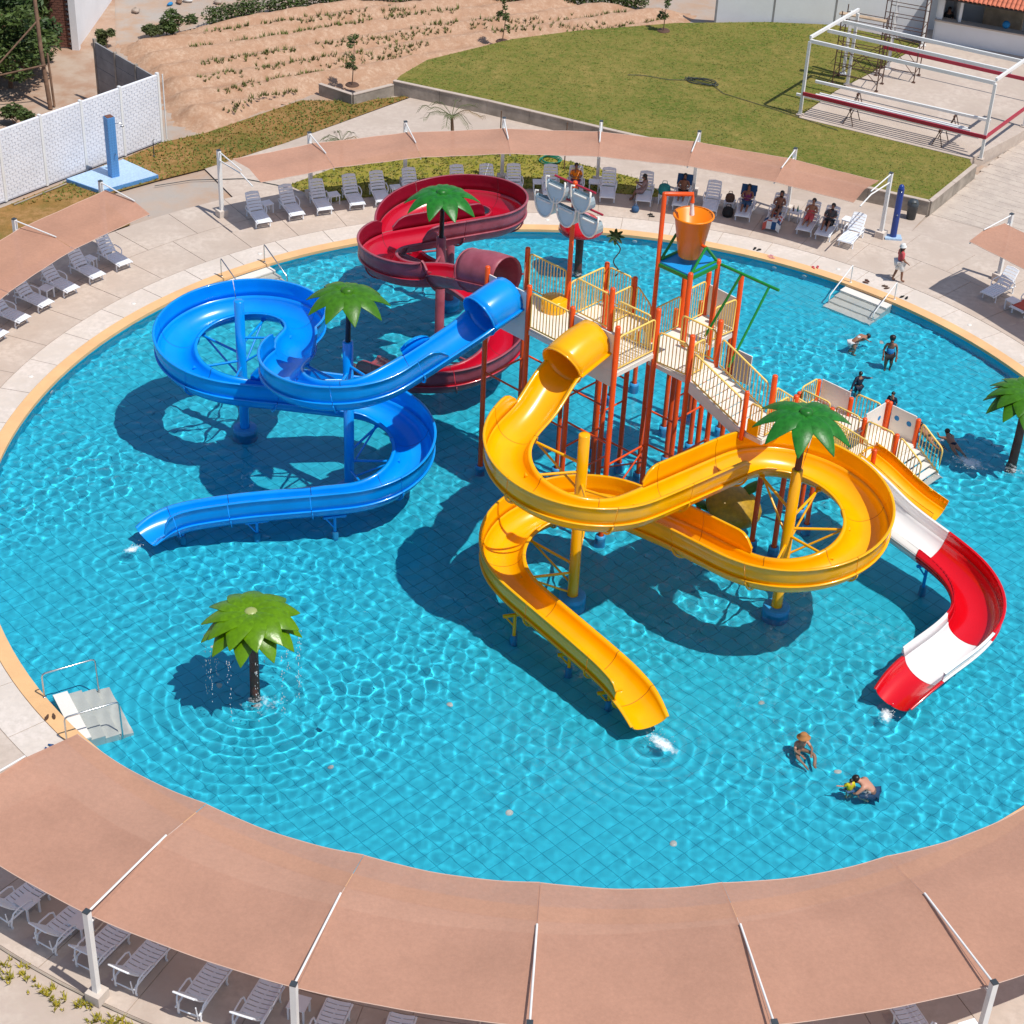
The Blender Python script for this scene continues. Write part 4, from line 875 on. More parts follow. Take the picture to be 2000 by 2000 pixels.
for x, y, lab in ((-13.46, 18.86, 'between the two leftmost loungers of the back row'), (-10.83, 20.12, 'between third and fourth loungers of the back row'), (-8.32, 21.22, 'beside the left edge of the red slide loop'), (-2.3, 22.69, 'just left of the grey scoops'), (.12, 23.07, 'just right of the grey scoops'), (5.97, 21.98, 'with a dark bag, right of the tipping bucket'),
                  (8.75, 21.39, 'carrying bottles beside the woman in black'), (10.96, 20.98, 'beside the sunlit lounger'), (-19.44, 12.91, 'between first and second loungers by the shower'), (-20.44, 10.3, 'between third and fourth loungers of the left row'), (-12.5, -20.5, 'in the bottom left corner between loungers'), (-11.05, -21.0, 'behind the bottom left canopy post'), (3.15, 22.3, 'draped with a blue towel beside the man on the back row'), (16.9, 14.6, 'under the right edge canopy')):
    table(x, y, 'white plastic side table ' + lab, math.atan2(y, x))
table(*pol(23.6, -103.3)[:2], 'white plastic side table left of the second bottom canopy post', R(-103)); table(*pol(24.4, -65.2)[:2], 'white plastic side table with a blue towel in the bottom right corner', R(-65))
# towels and bags
def towel(label, m, V, F, loc, rz, stripes=None, name='towel'):
    b = MB(); b.add([(x, y, z) for x, y, z in V], F); o = b.build(name, m, None, loc, rz); mod = o.modifiers.new('t', 'SOLIDIFY'); mod.thickness = .02; tag(o, label, 'towel'); return o
def back_towel(a, tn, label, m):
    p = pol(21.72, a); c, s = math.cos(R(49)), math.sin(R(49)); V = []; F = []
    for k, u in enumerate((.42, .6, .78, .86)):
        for q in (-.33, 0, .33): V.append((1.12 + u * c - .05 * s, q, .35 + u * s + .05 * c + (.03 if k == 3 else 0)))
    V += [(1.12 + .86 * c + .04, q, .35 + .55 * s) for q in (-.33, 0, .33)]
    for k in range(4): F += [(k * 3, k * 3 + 1, k * 3 + 4, k * 3 + 3), (k * 3 + 1, k * 3 + 2, k * 3 + 5, k * 3 + 4)]
    towel(label, m, V, F, p, R(a + tn))
back_towel(79.9, 2, 'dark blue towel over a lounger backrest behind the orange pipe', 'towel_blue'); back_towel(72.7, 6, 'dark blue towel over the lounger of the woman in purple', 'towel_blue')
p = pol(21.6, 69.2); V = []; F = []
for k in range(9):
    x = -.1 + k * .15; z = .40 + .01 * math.sin(k * 2)
    if k == 0: x, z = -.06, .12
    for q in (-.36, -.2, 0, .2, .36): V.append((x, q, z - (.12 if abs(q) > .3 else 0)))
for k in range(8):
    for q in range(4): F.append((k * 5 + q, k * 5 + q + 1, k * 5 + q + 6, k * 5 + q + 5))
tw_ = towel('white navy and red striped towel spread on a back row lounger', 'white_cloth', V, F, p, R(74)); tw_.data.materials.append(MATS['towel_blue']); tw_.data.materials.append(MATS['towel_red'])
for i, f_ in enumerate(tw_.data.polygons): f_.material_index = (0, 1, 0, 2, 1, 0, 2, 0, 1, 0, 0, 1, 2, 0)[i % 14]
b = MB(); b.add([(0, -.3, .37), (1.0, -.3, .385), (1.0, .3, .385), (0, .3, .37)], [(0, 1, 2, 3)]); o = b.build('towel', 'towel_red', None, pol(22.1, 39.6), R(43)); o.modifiers.new('t', 'SOLIDIFY').thickness = .02; tag(o, 'red towel on the lounger cut by the right picture edge', 'towel')
def bag(label, loc, m, s=1.0):
    b = MB(); b.lathe([(.001, 0), (.17 * s, .0), (.21 * s, .12 * s), (.18 * s, .28 * s), (.10 * s, .33 * s), (.001, .33 * s)], (0, 0, 0), 10); t = thing('bag', label, 'bag', loc); b.build('bag_body', m, t); b = MB(); b.tube([(.1 * s, 0, .3 * s), (.06 * s, 0, .45 * s), (-.06 * s, 0, .45 * s), (-.1 * s, 0, .3 * s)], .015, 5); b.build('handle', m, t)
bag('dark brown bag on the side table right of the tipping bucket', (5.97, 21.98, .43), 'brown_cloth'); bag('black bag on the deck beneath the side table right of the tipping bucket', (5.9, 21.4, 0), 'black', 1.2); bag('blue bag hanging by the woman in the patterned dress', (1.95, 21.2, 0), 'denim', .8); bag('teal beach bag on the blue towel table', (3.15, 22.3, .43), 'teal', 1.3)
for k, (dx, m) in enumerate(((-.1, 'trunk_brown'), (.08, 'hose_green'))):
    b = MB(); b.lathe([(.001, 0), (.035, 0), (.035, .16), (.015, .2), (.015, .26), (.001, .26)], (0, 0, 0), 10); tag(b.build('bottle', m, None, (8.75 + dx, 21.39, .43)), ('brown' if k == 0 else 'green') + ' bottle on the side table beside the woman in black', 'bottle')

# ------------------------------------------------------------------ pool steps and rails
for nm, a, rin, lab, kind in (('pool_steps', 53.2, 18.9, 'by the walking woman', 0), ('pool_steps', -135.7, 18.9, 'beside the bottom canopy corner', 1), ('pool_steps', 134.7, 18.9, 'behind the blue slide loop', 2)):
    tr = R(-12) if kind == 1 else 0
    t = thing('pool_steps', 'white submerged pool steps ' + lab, 'pool steps', pol(18.95, a, FZ), R(a) + tr, 'white pool steps')
    for k in range(4):
        b = MB(); z = (-.10, -.27, -.42, -.57)[k] - FZ; b.box((-.22 - k * .40, 0, z / 2), (.42, 2.15, z)); b.build('tread', 'panel_white', t)
    for s, side in ((-1, 'nearer'), (1, 'farther')):
        hr = thing('handrail', ('white' if kind == 0 else 'steel') + ' %s handrail of the pool steps ' % (('right' if s < 0 else 'left') if kind == 0 else ('lower' if s > 0 else 'upper') if kind == 1 else ('left' if s > 0 else 'right')) + lab, 'handrail', pol(19.2, a, .01), R(a) + tr, 'pool step handrails')
        y = s * 1.02; m = 'white_paint' if kind == 0 else 'steel'; b = MB()
        if kind == 1: b.tube([(0, y, 0), (0, y, .72), (-.03, y, .80), (-.10, y, .83), (-1.42, y, .83), (-1.50, y, .80), (-1.53, y, .72), (-1.55, y, FZ)], .025, 8)
        else: b.tube([(0, y, 0), (0, y, .70), (-.03, y, .76), (-.10, y, .74), (-1.5, y, .02), (-1.55, y, -.05), (-1.56, y, FZ)], .025, 8)
        b.build('rail', m, hr); b = MB(); b.lathe([(.055, 0), (.055, .015), (.03, .02)], (0, y, 0), 10); b.build('foot_flange', m, hr)
def sandals(label, x, y, m, rz, z=.0):
    t = thing('sandals', label, 'sandals', (x, y, z), rz); P = [(.13 * math.cos(R(a)), .045 * math.sin(R(a)) * (1.15 if math.cos(R(a)) > 0 else .85)) for a in range(0, 360, 30)]; me = MB().poly(P, 0, .025)
    me.tube([(.07, 0, .025), (.03, .035, .05), (-.0, .045, .03)], .008, 5); me.tube([(.07, 0, .025), (.03, -.035, .05), (-.0, -.045, .03)], .008, 5); me = me.mesh('sandal'); me.materials.append(MATS[m])
    link(me, 'sandal', None, t, (0, .09, 0), .3); link(me, 'sandal', None, t, (.05, -.09, 0), -.15)
for k, (lab, x, y, m) in enumerate((('pair of pink sandals on the far coping left of the white steps', 7.55, 17.75, 'pink'), ('pair of black sandals on the far coping behind the pink pair', 7.0, 18.35, 'black'), ('pair of red sandals on the coping just left of the white steps', 9.35, 17.05, 'coral'), ('pair of brown sandals at the left rail of the white steps', 11.35, 16.1, 'trunk_brown'), ('pair of dark sandals on the deck between the white rails', 12.1, 15.75, 'brown_cloth'), ('pair of black sandals at the right rail of the white steps', 12.75, 15.0, 'black'),
        ('pair of brown sandals on the orange coping by the left steps', -13.9, -13.35, 'brown_cloth'), ('pair of blue fins on the deck beside the bottom canopy corner', -13.6, -14.6, 'towel_blue'), ('pair of black sandals by the woman in the patterned dress', 2.6, 20.9, 'black'))): sandals(lab, x, y, m, k * .8, .016)
for k, a in enumerate((112, 84, 62, 28, 142, 168, 66)):
    p = pol(18.985, a, -.36); t = thing('wall_light', 'small round white pool light, %s along the far pool wall' % ORD[k], 'pool light', p, R(a), 'round pool wall lights'); b = MB(); b.tube([(0, 0, 0), (-.03, 0, 0)], .10, 12); b.build('ring', 'panel_white', t); b = MB(); b.tube([(-.03, 0, 0), (-.045, 0, 0)], .075, 12); b.build('lens', 'shower_pale', t)
for k, (x, y) in enumerate(((-1.0, -15.2), (3.4, -15.9), (-10.2, -9.2), (-9.7, -10.9), (8.0, -12.6), (-3, -11), (6, -9.9), (11.6, 12), (-6, -14))):
    b = MB(); b.lathe([(.10, 0), (.09, .03), (.03, .04), (.001, .04)], (0, 0, 0), 14); tag(b.build('floor_inlet', 'panel_white', None, (x, y, FZ)), 'small round white water inlet on the pool floor', 'pool inlet', 'floor inlets of the pool')
for k, a in enumerate(range(20, 200, 18)):
    b = MB(); b.lathe([(.09, 0), (.08, .012), (.001, .012)], (0, 0, 0), 12); tag(b.build('skimmer_lid', 'panel_white', None, pol(19.95, a + 3, .003)), 'small round white lid in the pale deck ring, %s from the right end' % ORD[k], 'lid', 'round lids in the deck ring')
# foam where the slides and swimmers break the surface
def foam_mat(name, dens):
    m = bpy.data.materials.new(name); m.use_nodes = True; t = m.node_tree; n = t.nodes; l = t.links; b = n['Principled BSDF']; b.inputs['Base Color'].default_value = (.86, .9, .92, 1); b.inputs['Roughness'].default_value = .6
    tc = n.new('ShaderNodeTexCoord'); ln = n.new('ShaderNodeVectorMath'); ln.operation = 'LENGTH'; l.new(tc.outputs['Object'], ln.inputs[0])
    geo = n.new('ShaderNodeNewGeometry'); tx = n.new('ShaderNodeTexNoise'); tx.inputs['Scale'].default_value = 7; tx.inputs['Detail'].default_value = 9; tx.inputs['Roughness'].default_value = .75; l.new(geo.outputs['Position'], tx.inputs['Vector'])
    a = n.new('ShaderNodeMath'); a.operation = 'MULTIPLY_ADD'; a.inputs[1].default_value = -.55; a.inputs[2].default_value = dens; l.new(ln.outputs['Value'], a.inputs[0])
    c = n.new('ShaderNodeMath'); c.operation = 'ADD'; l.new(a.outputs[0], c.inputs[0]); l.new(tx.outputs[0], c.inputs[1])
    rp = n.new('ShaderNodeValToRGB'); rp.color_ramp.elements[0].position = .55; rp.color_ramp.elements[1].position = .85; rp.color_ramp.elements[1].color = (.9, .9, .9, 1); l.new(c.outputs[0], rp.inputs[0])
    tr = n.new('ShaderNodeBsdfTransparent'); mx = n.new('ShaderNodeMixShader'); l.new(rp.outputs[0], mx.inputs[0]); l.new(tr.outputs[0], mx.inputs[1]); l.new(b.outputs[0], mx.inputs[2]); l.new(mx.outputs[0], n['Material Output'].inputs[0]); MATS[name] = m
foam_mat('foam_thick', .46); foam_mat('foam_thin', .12)
for x, y, a, sx, sy, m in ((3.1, -12.45, -42, .75, .30, 'foam_thick'), (9.5, -10.55, -100, .45, .25, 'foam_thick'), (-13.55, -5.2, 215, .35, .22, 'foam_thick'), (13.75, 3.3, -30, .8, .45, 'foam_thick'), (10.0, 7.85, 10, .5, .35, 'foam_thin'), (-8.3, -12.0, 0, 2.3, 1.9, 'foam_thin'), (15.2, 3.0, 0, 1.9, 1.6, 'foam_thin'), (12.9, 4.6, 20, .9, .6, 'foam_thin'), (8.6, -13.8, 0, .8, .7, 'foam_thin'), (-.3, 15.3, 0, 1.5, 1.0, 'foam_thin'), (6.95, -12.0, 0, .6, .5, 'foam_thin'), (-8.2, 7.8, 30, .6, .4, 'foam_thin')):
    b = MB(); V = [(0, 0, .02)]; F = []
    for k in range(1, 7):
        for q in range(24): V.append((k / 6 * math.cos(R(15 * q)), k / 6 * math.sin(R(15 * q)), .02 * (1 - k / 6) + .004 * math.sin(q * 2 + k)))
    F += [(0, 1 + q, 1 + (q + 1) % 24) for q in range(24)]
    for k in range(5):
        for q in range(24): F.append((1 + k * 24 + q, 1 + (k + 1) * 24 + q, 1 + (k + 1) * 24 + (q + 1) % 24, 1 + k * 24 + (q + 1) % 24))
    b.add(V, F, True); o = b.build('foam', m, None, (x, y, WZ + .035), R(a)); o.scale = (sx, sy, 1); stuff(o)
b = MB(); rng = random.Random(3)
for cx, cy, n_, s_ in ((2.95, -12.3, 70, .22), (9.6, -10.45, 40, .15), (-13.4, -5.05, 30, .12), (13.7, 3.3, 50, .3)):
    for k in range(n_): r_ = rng.uniform(.006, .016); b.ell((cx + rng.gauss(0, s_), cy + rng.gauss(0, s_), WZ + abs(rng.gauss(0, .08))), (r_, r_, r_), 5, 4)
stuff(b.build('spray', 'white_cloth'))

# ------------------------------------------------------------------ people
RAD = dict(pelvis=(.145, .11), spine=(.125, .095), chest=(.15, .105), neck=(.055, .055), head=(.085, .095), crown=(.07, .078), nose=(.018, .018), sh=(.062, .058), el=(.044, .042), wr=(.030, .026), ha=(.036, .022), fi=(.010, .010), th=(.011, .011), hip=(.092, .095), kn=(.060, .060), an=(.040, .042), to=(.036, .026))
EDG = [('pelvis', 'spine'), ('spine', 'chest'), ('chest', 'neck'), ('neck', 'head'), ('head', 'crown'), ('head', 'nose')]
for s in 'LR': EDG += [('chest', 'sh' + s), ('sh' + s, 'el' + s), ('el' + s, 'wr' + s), ('wr' + s, 'ha' + s), ('pelvis', 'hip' + s), ('hip' + s, 'kn' + s), ('kn' + s, 'an' + s), ('an' + s, 'to' + s)]
def rad(k): return RAD[k.rstrip('LR0123')] if k.rstrip('LR0123') in RAD else RAD[k[:2]]
TODO = []
def skin_obj(name, J, edges, m, parent, k=1.0, add=0.0, over=None):
    names = []; 
    for a, c in edges:
        for q in (a, c):
            if q not in names: names.append(q)
    me = bpy.data.meshes.new(name); me.from_pydata([tuple(J[q]) for q in names], [(names.index(a), names.index(c)) for a, c in edges], []); o = link(me, name, m, parent)
    md = o.modifiers.new('skin', 'SKIN'); md.use_smooth_shade = True; sv = me.skin_vertices[0].data
    for i, q in enumerate(names):
        r = (over or {}).get(q) or rad(q); sv[i].radius = (r[0] * k + add, r[1] * k + add); sv[i].use_root = (i == 0)
    ss = o.modifiers.new('sub', 'SUBSURF'); ss.levels = ss.render_levels = 1; TODO.append(o); return o
def person(label, J, loc, rz, skin='skin_b', hair='hair', tops=(), hat=None, scale=1.0, long_hair=False, rot=None):
    t = thing('person', label, 'person', loc, rz); t.scale = (scale,) * 3
    if rot: t.rotation_euler = rot
    J = {k: Vector(v) for k, v in J.items()}
    fwd = (J['nose'] - J['head']).normalized() if 'nose' in J else Vector((0, 1, 0)); up = (J['crown'] - J['head']).normalized()
    if 'nose' not in J: J['nose'] = J['head'] + Vector((0, .10, -.01))
    E_ = list(EDG)
    for s in 'LR':
        d = (J['ha' + s] - J['wr' + s]).normalized(); side = d.cross(Vector((0, 0, 1)) if abs(d.z) < .9 else Vector((0, 1, 0))).normalized()
        for k in range(4):
            J['fi%s%d' % (s, k)] = J['ha' + s] + d * (.075, .085, .08, .065)[k] + side * (k - 1.5) * .024 + Vector((0, 0, -.012)); E_.append(('ha' + s, 'fi%s%d' % (s, k)))
        J['th' + s] = J['wr' + s] + d * .05 - side * .065; E_.append(('wr' + s, 'th' + s))
    RAD.setdefault('fiL', RAD['fi']); RAD.setdefault('fiR', RAD['fi'])
    body = skin_obj('body', J, E_, skin, t)
    for nm, m, keys, k, add in tops:
        ed = [(a, c) for a, c in EDG if a in keys and c in keys]; skin_obj(nm, J, ed, m, t, k, add)
    hd = J['head']; b = MB(); zax = up; xax = fwd.cross(zax).normalized(); yax = zax.cross(xax); M = Matrix(((xax.x, yax.x, zax.x), (xax.y, yax.y, zax.y), (xax.z, yax.z, zax.z)))
    c = hd + up * .055 - fwd * .022; b.ell(c, (.098, .108, .092), 12, 8, M)
    if long_hair: b.ell(hd - fwd * .08 - up * .08, (.085, .05, .17), 10, 6, M)
    b.build('hair', hair, t)
    b = MB()
    for s in (-1, 1): b.ell(hd + fwd * .094 + xax * s * .034 + up * .005, (.011, .008, .008), 6, 4, M)
    b.build('eyes', 'hair', t)
    b = MB(); b.ell(hd + fwd * .088 - up * .055, (.026, .008, .007), 6, 4, M); b.build('mouth', 'coral', t)
    if hat:
        m, brim = hat; b = MB(); prof = [(brim, -.01), (brim, .0), (.115, .02), (.11, .10), (.08, .13), (.001, .135)]; b.lathe(prof, (0, 0, 0), 18); V = [tuple(hd + up * .075 + M @ Vector(v)) for v in b.v]; b.v = V; b.build('hat', m, t)
    return t
def P_stand(arm=.0, step=0.0):
    J = dict(pelvis=(0, 0, .93), spine=(0, 0, 1.08), chest=(0, 0, 1.27), neck=(0, .01, 1.42), head=(0, .02, 1.52), crown=(0, .01, 1.60), nose=(0, .125, 1.51))
    for s, q in (('L', -1), ('R', 1)):
        J.update({'sh' + s: (q * .17, 0, 1.36), 'el' + s: (q * .24, -.02 + arm * .1, 1.10), 'wr' + s: (q * .24, .08 + arm, .88 + arm * .5), 'ha' + s: (q * .235, .11 + arm * 1.3, .80 + arm * .7), 'hip' + s: (q * .09, 0, .88), 'kn' + s: (q * .10, .03 + q * step * .5, .48), 'an' + s: (q * .10, q * step - .02, .09), 'to' + s: (q * .11, q * step + .13, .035)})
    return J
def P_recline(knee=.12):
    """lying on a lounger: x outwards to the head, seat height .39, back at 49 degrees"""
    c, s_ = math.cos(R(49)), math.sin(R(49)); on = lambda u, h=.11, y=0: (1.12 + u * c - h * s_, y, .39 + u * s_ + h * c)
    J = dict(pelvis=(1.06, 0, .50), spine=on(.2), chest=on(.42), neck=on(.62, .12), head=on(.73, .15), crown=on(.80, .14)); h = Vector(J['head']); J['nose'] = (h.x - .095, 0, h.z + .05)
    for s, q in (('L', -1), ('R', 1)):
        J.update({'sh' + s: on(.52, .10, q * .17), 'el' + s: on(.28, .20, q * .25), 'wr' + s: (1.0, q * .14, .72), 'ha' + s: (.95, q * .08, .76), 'hip' + s: (1.02, q * .09, .48), 'kn' + s: (.62, q * .11, .46 + knee), 'an' + s: (.25, q * .10, .44), 'to' + s: (.18, q * .11, .54)})
    return J
def P_sit_side():
    J = P_recline(.1)
    for s, q in (('L', -1), ('R', 1)): J.update({'kn' + s: (.72 + q * .05, .42, .42), 'an' + s: (.70 + q * .06, .50, .09), 'to' + s: (.70 + q * .06, .64, .04)})
    J.update(pelvis=(.72, .05, .50), spine=(.76, .02, .66), chest=(.80, .0, .84), neck=(.78, .04, 1.0), head=(.76, .07, 1.1), crown=(.76, .06, 1.18), nose=(.72, .17, 1.07))
    for s, q in (('L', -1), ('R', 1)): J.update({'sh' + s: (.80 + q * .17, 0, .93), 'el' + s: (.78 + q * .2, .12, .72), 'wr' + s: (.78 + q * .08, .3, .78), 'ha' + s: (.77 + q * .05, .36, .82), 'hip' + s: (.72 + q * .1, .1, .48)})
    return J
TORSO = ('pelvis', 'spine', 'chest', 'shL', 'shR'); TRUNK = ('pelvis', 'spine', 'chest'); SHORTS = ('pelvis', 'hipL', 'hipR'); LEGS = ('pelvis', 'hipL', 'hipR', 'knL', 'knR'); TEE = TORSO + ('elL', 'elR'); LONG = TEE + ('wrL', 'wrR')
# walking woman on the deck
person('woman in coral top, white skirt and white cap walking on the deck', P_stand(.12, .16), (12.58, 16.35, .003), R(-75), 'skin_b', 'hair', (('top', 'coral', TEE, 1.12, .012), ('skirt', 'white_cloth', LEGS, 1.15, .035)), ('white_cloth', .15), .98, True)
W0 = FZ
J = P_stand(); J.update(pelvis=(0, 0, .80), spine=(0, .14, .92), chest=(0, .34, .98), neck=(0, .50, .98), head=(0, .60, .95), crown=(0, .68, .97), nose=(0, .66, .86), hipL=(-.09, 0, .76), hipR=(.09, 0, .76), knL=(-.10, .08, .42), knR=(.10, .06, .42), shL=(-.16, .42, .98), shR=(.16, .42, .98), elL=(-.2, .62, .78), elR=(.2, .30, 1.08), wrL=(-.2, .82, .62), haL=(-.2, .90, .58), wrR=(.22, .18, 1.1), haR=(.22, .12, 1.08))
person('woman in a pale bikini bending forward with one arm reaching down to the water', J, (10.35, 10.95, W0), R(-65), 'skin_a', 'hair', (('bikini_top', 'white_cloth', ('spine', 'chest'), 1.04, .008), ('bikini_bottom', 'white_cloth', SHORTS, 1.06, .008)))
person('woman in a light blue tank top and black bottoms standing in the pool', P_stand(.03, .05), (11.62, 9.94, W0), R(175), 'skin_b', 'hair', (('tank_top', 'aqua', TRUNK, 1.1, .012), ('bottoms', 'black', SHORTS, 1.1, .012)), ('hair', .10), 1.03)
J = P_stand(); J.update(wrR=(.62, .16, 1.16), elR=(.40, .06, 1.24), haR=(.70, .2, 1.13), elL=(-.34, -.1, 1.08), wrL=(-.46, -.2, .9), haL=(-.5, -.24, .84))
person('child in a navy long-sleeved swim suit stretching one arm sideways', J, (10.3, 7.84, W0 - .02), R(20), 'skin_a', 'hair', (('swim_shirt', 'navy', LONG, 1.12, .012), ('shorts', 'navy', LEGS, 1.1, .012)), None, .82)
person('boy in navy and pale blue shirt standing behind the orange double post', P_stand(.02), (11.45, 7.05, W0 - .25), R(150), 'skin_a', 'hair', (('shirt', 'navy', TEE, 1.12, .012), ('shorts', 'aqua', LEGS, 1.1, .012)), None, .78)
def P_prone():
    J = dict(pelvis=(0, 0, 0), spine=(0, .18, .03), chest=(0, .38, .06), neck=(0, .54, .12), head=(0, .62, .19), crown=(0, .66, .27), nose=(0, .73, .17))
    for s, q in (('L', -1), ('R', 1)): J.update({'sh' + s: (q * .17, .46, .07), 'el' + s: (q * .26, .62, .0), 'wr' + s: (q * .22, .80, -.02), 'ha' + s: (q * .2, .88, -.02), 'hip' + s: (q * .09, -.06, -.02), 'kn' + s: (q * .12, -.46, -.06), 'an' + s: (q * .12, -.84, -.05), 'to' + s: (q * .12, -.98, -.08)})
    return J
person('woman in a dark swimsuit floating on her front beyond the toddler steps', P_prone(), (13.35, 4.35, WZ + .0), R(18), 'skin_a', 'hair', (('swimsuit', 'navy', ('pelvis', 'spine', 'hipL', 'hipR'), 1.1, .01),))
person('woman in a dark swimsuit seen through the toddler step railing', P_prone(), (12.55, 4.75, WZ + .02), R(30), 'skin_a', 'hair', (('swimsuit', 'black', ('pelvis', 'spine', 'hipL', 'hipR'), 1.1, .01),), None, .95)
def P_sitwater():
    J = dict(pelvis=(0, 0, .14), spine=(0, .02, .30), chest=(0, .07, .50), neck=(0, .12, .65), head=(0, .16, .74), crown=(0, .15, .83), nose=(0, .26, .71))
    for s, q in (('L', -1), ('R', 1)): J.update({'sh' + s: (q * .17, .08, .58), 'el' + s: (q * .26, .26, .40), 'wr' + s: (q * .16, .46, .38), 'ha' + s: (q * .12, .54, .38), 'hip' + s: (q * .10, .08, .12), 'kn' + s: (q * .26, .46, .30), 'an' + s: (q * .12, .82, .12), 'to' + s: (q * .12, .92, .16)})
    return J
person('woman in a brown sun hat sitting in the shallow water with legs stretched out', P_sitwater(), (6.95, -11.9, W0 + .10), R(200), 'skin_c', 'hair_brown', (('swimsuit', 'pink', TRUNK, 1.06, .01),), ('straw', .20))
J = P_sitwater(); J.update(pelvis=(0, 0, .30), spine=(0, .12, .46), chest=(0, .30, .60), neck=(0, .44, .66), head=(0, .54, .66), crown=(0, .60, .72), nose=(0, .61, .57))
for s, q in (('L', -1), ('R', 1)): J.update({'sh' + s: (q * .19, .34, .62), 'el' + s: (q * .27, .50, .42), 'wr' + s: (q * .14, .66, .34), 'ha' + s: (q * .10, .73, .33), 'hip' + s: (q * .11, .06, .28), 'kn' + s: (q * .26, .44, .34), 'an' + s: (q * .18, .16, .08), 'to' + s: (q * .18, .30, .05)})
RAD['fi'] = RAD['fi']
person('bare-backed man in blue shorts crouching over a small child in the water', J, (8.95, -13.65, W0 + .06), R(78), 'skin_c', 'hair', (('shorts', 'denim', LEGS, 1.1, .014),), None, 1.12)
J = P_stand(); J.update(elL=(-.30, .05, 1.18), wrL=(-.52, .10, 1.22), haL=(-.60, .12, 1.23))
person('small child in a yellow shirt held by the crouching man', J, (8.18, -13.72, W0 + .08), R(20), 'skin_c', 'hair', (('shirt', 'lemon', TEE, 1.15, .02), ('shorts', 'denim', SHORTS, 1.12, .015)), None, .56)
def on_lounger(a, tn, label, J, skin, tops, **k):
    p = pol(21.72, a, .0); person(label, J, p, R(a + tn), skin, 'hair', tops, **k)
on_lounger(91.7, 0, 'person in an orange shirt reclining behind the grey scoops', P_recline(), 'skin_b', (('shirt', 'bucket_orange', TEE, 1.12, .012), ('shorts', 'purple', LEGS, 1.1, .012)))
on_lounger(84.0, 2, 'woman in a patterned dress sitting on a back row lounger with a phone', P_sit_side(), 'skin_b', (('dress', 'patterned', TEE + ('hipL', 'hipR', 'knL', 'knR'), 1.12, .014),), long_hair=True)
on_lounger(79.9, 2, 'shirtless man in dark shorts reclining behind the orange pipe', P_recline(.18), 'skin_b', (('shorts', 'black', LEGS, 1.12, .014),))
on_lounger(72.7, 6, 'woman in purple top and denim shorts reclining on the blue towel lounger', P_recline(.1), 'skin_b', (('top', 'purple', TORSO, 1.1, .012), ('shorts', 'denim', LEGS, 1.12, .014)), long_hair=True)
on_lounger(69.2, 5, 'woman in a black swimsuit reclining on the striped towel', P_recline(.2), 'skin_b', (('swimsuit', 'black', TRUNK + ('hipL', 'hipR'), 1.1, .012),), long_hair=True)
on_lounger(65.6, 6, 'person lying low under a bright coral and green wrap', P_recline(.05), 'skin_a', (('wrap', 'coral', TRUNK + ('hipL', 'hipR', 'knL', 'knR'), 1.2, .02),))
on_lounger(63.4, 7, 'person in a dark grey shirt reclining second from the navy column', P_recline(.24), 'skin_b', (('shirt', 'bin_dark', TEE, 1.12, .014), ('shorts', 'black', LEGS, 1.12, .014)))
dg = bpy.context.evaluated_depsgraph_get()
for o in TODO:
    me = bpy.data.meshes.new_from_object(o.evaluated_get(dg)); old = o.data; o.modifiers.clear(); o.data = me; me.polygons.foreach_set('use_smooth', [True] * len(me.polygons))

# ------------------------------------------------------------------ walls, shower, planting behind
wd = Vector((-24.54, 18.06, 0)), Vector((-19.34, 25.32, 0)); wdir = (wd[1] - wd[0]).normalized(); wn = Vector((wdir.y, -wdir.x, 0)); wang = math.atan2(wdir.y, wdir.x)
gw = thing('garden_wall', 'white painted block wall with slim posts behind the blue shower', 'wall', wd[0]); bay = 2.16; nb = 7; start = wd[1] - wdir * bay * nb
brick_me = MB(); bw, bh = .30, .13
for r_ in range(23):
    off = (bw / 2 if r_ % 2 else 0)
    for c_ in range(8):
        x0 = max(.07, c_ * bw - off + .03); x1 = min(bay - .07, c_ * bw - off + bw)
        if x1 - x0 > .05: brick_me.box(((x0 + x1) / 2, -.052 - random.uniform(0, .004), r_ * bh + bh / 2 + .05), (x1 - x0 - .007, .012, bh - .020))
brick_me = brick_me.mesh('brickwork'); brick_me.materials.append(MATS['wall_white'])
for k in range(nb):
    p = start + wdir * bay * k - wd[0]; b = MB(); b.box((bay / 2, 0, 1.52), (bay - .1, .09, 3.04)); o = b.build('wall_panel', 'wall_joint', gw, p, wang); bo = stuff(link(brick_me, 'brickwork', None, o))
    b = MB(); b.box((bay / 2, 0, 3.07), (bay - .1, .12, .06)); b.build('coping_strip', 'wall_white', o)
for k in range(nb + 1):
    p = start + wdir * bay * k - wd[0]; b = MB(); b.box((0, 0, 1.58), (.12, .15, 3.2)); b.build('post', 'white_paint', gw, p, wang)
b = MB(); b.tube([tuple(wdir * .2 + wn * .12 + (wd[1] - wd[0]) + Vector((0, 0, z))) for z in (0.05, 1.5, 3.1)], .03, 6); b.build('drain_pipe', 'white_paint', gw)
g2 = thing('garden_wall', 'grey precast concrete panel wall running back from the white wall corner', 'wall', wd[1]); e = Vector((-23.06, 29.07, 0)); d2 = (e - wd[1]); L2 = d2.length; d2.normalize(); ang2 = math.atan2(d2.y, d2.x)
for k in range(3):
    for q in range(5):
        b = MB(); b.box((L2 / 3 * (k + .5), random.uniform(-.006, .006), .32 + q * .585), (L2 / 3 - .14, .07, .57)); b.build('wall_panel', 'panel_grey', g2, (0, 0, 0), ang2)
for k in range(1, 4):
    b = MB(); b.box((L2 / 3 * k, 0, 1.5), (.13, .14, 3.02 if k < 3 else 3.2)); b.build('post', 'concrete_grey', g2, (0, 0, 0), ang2)
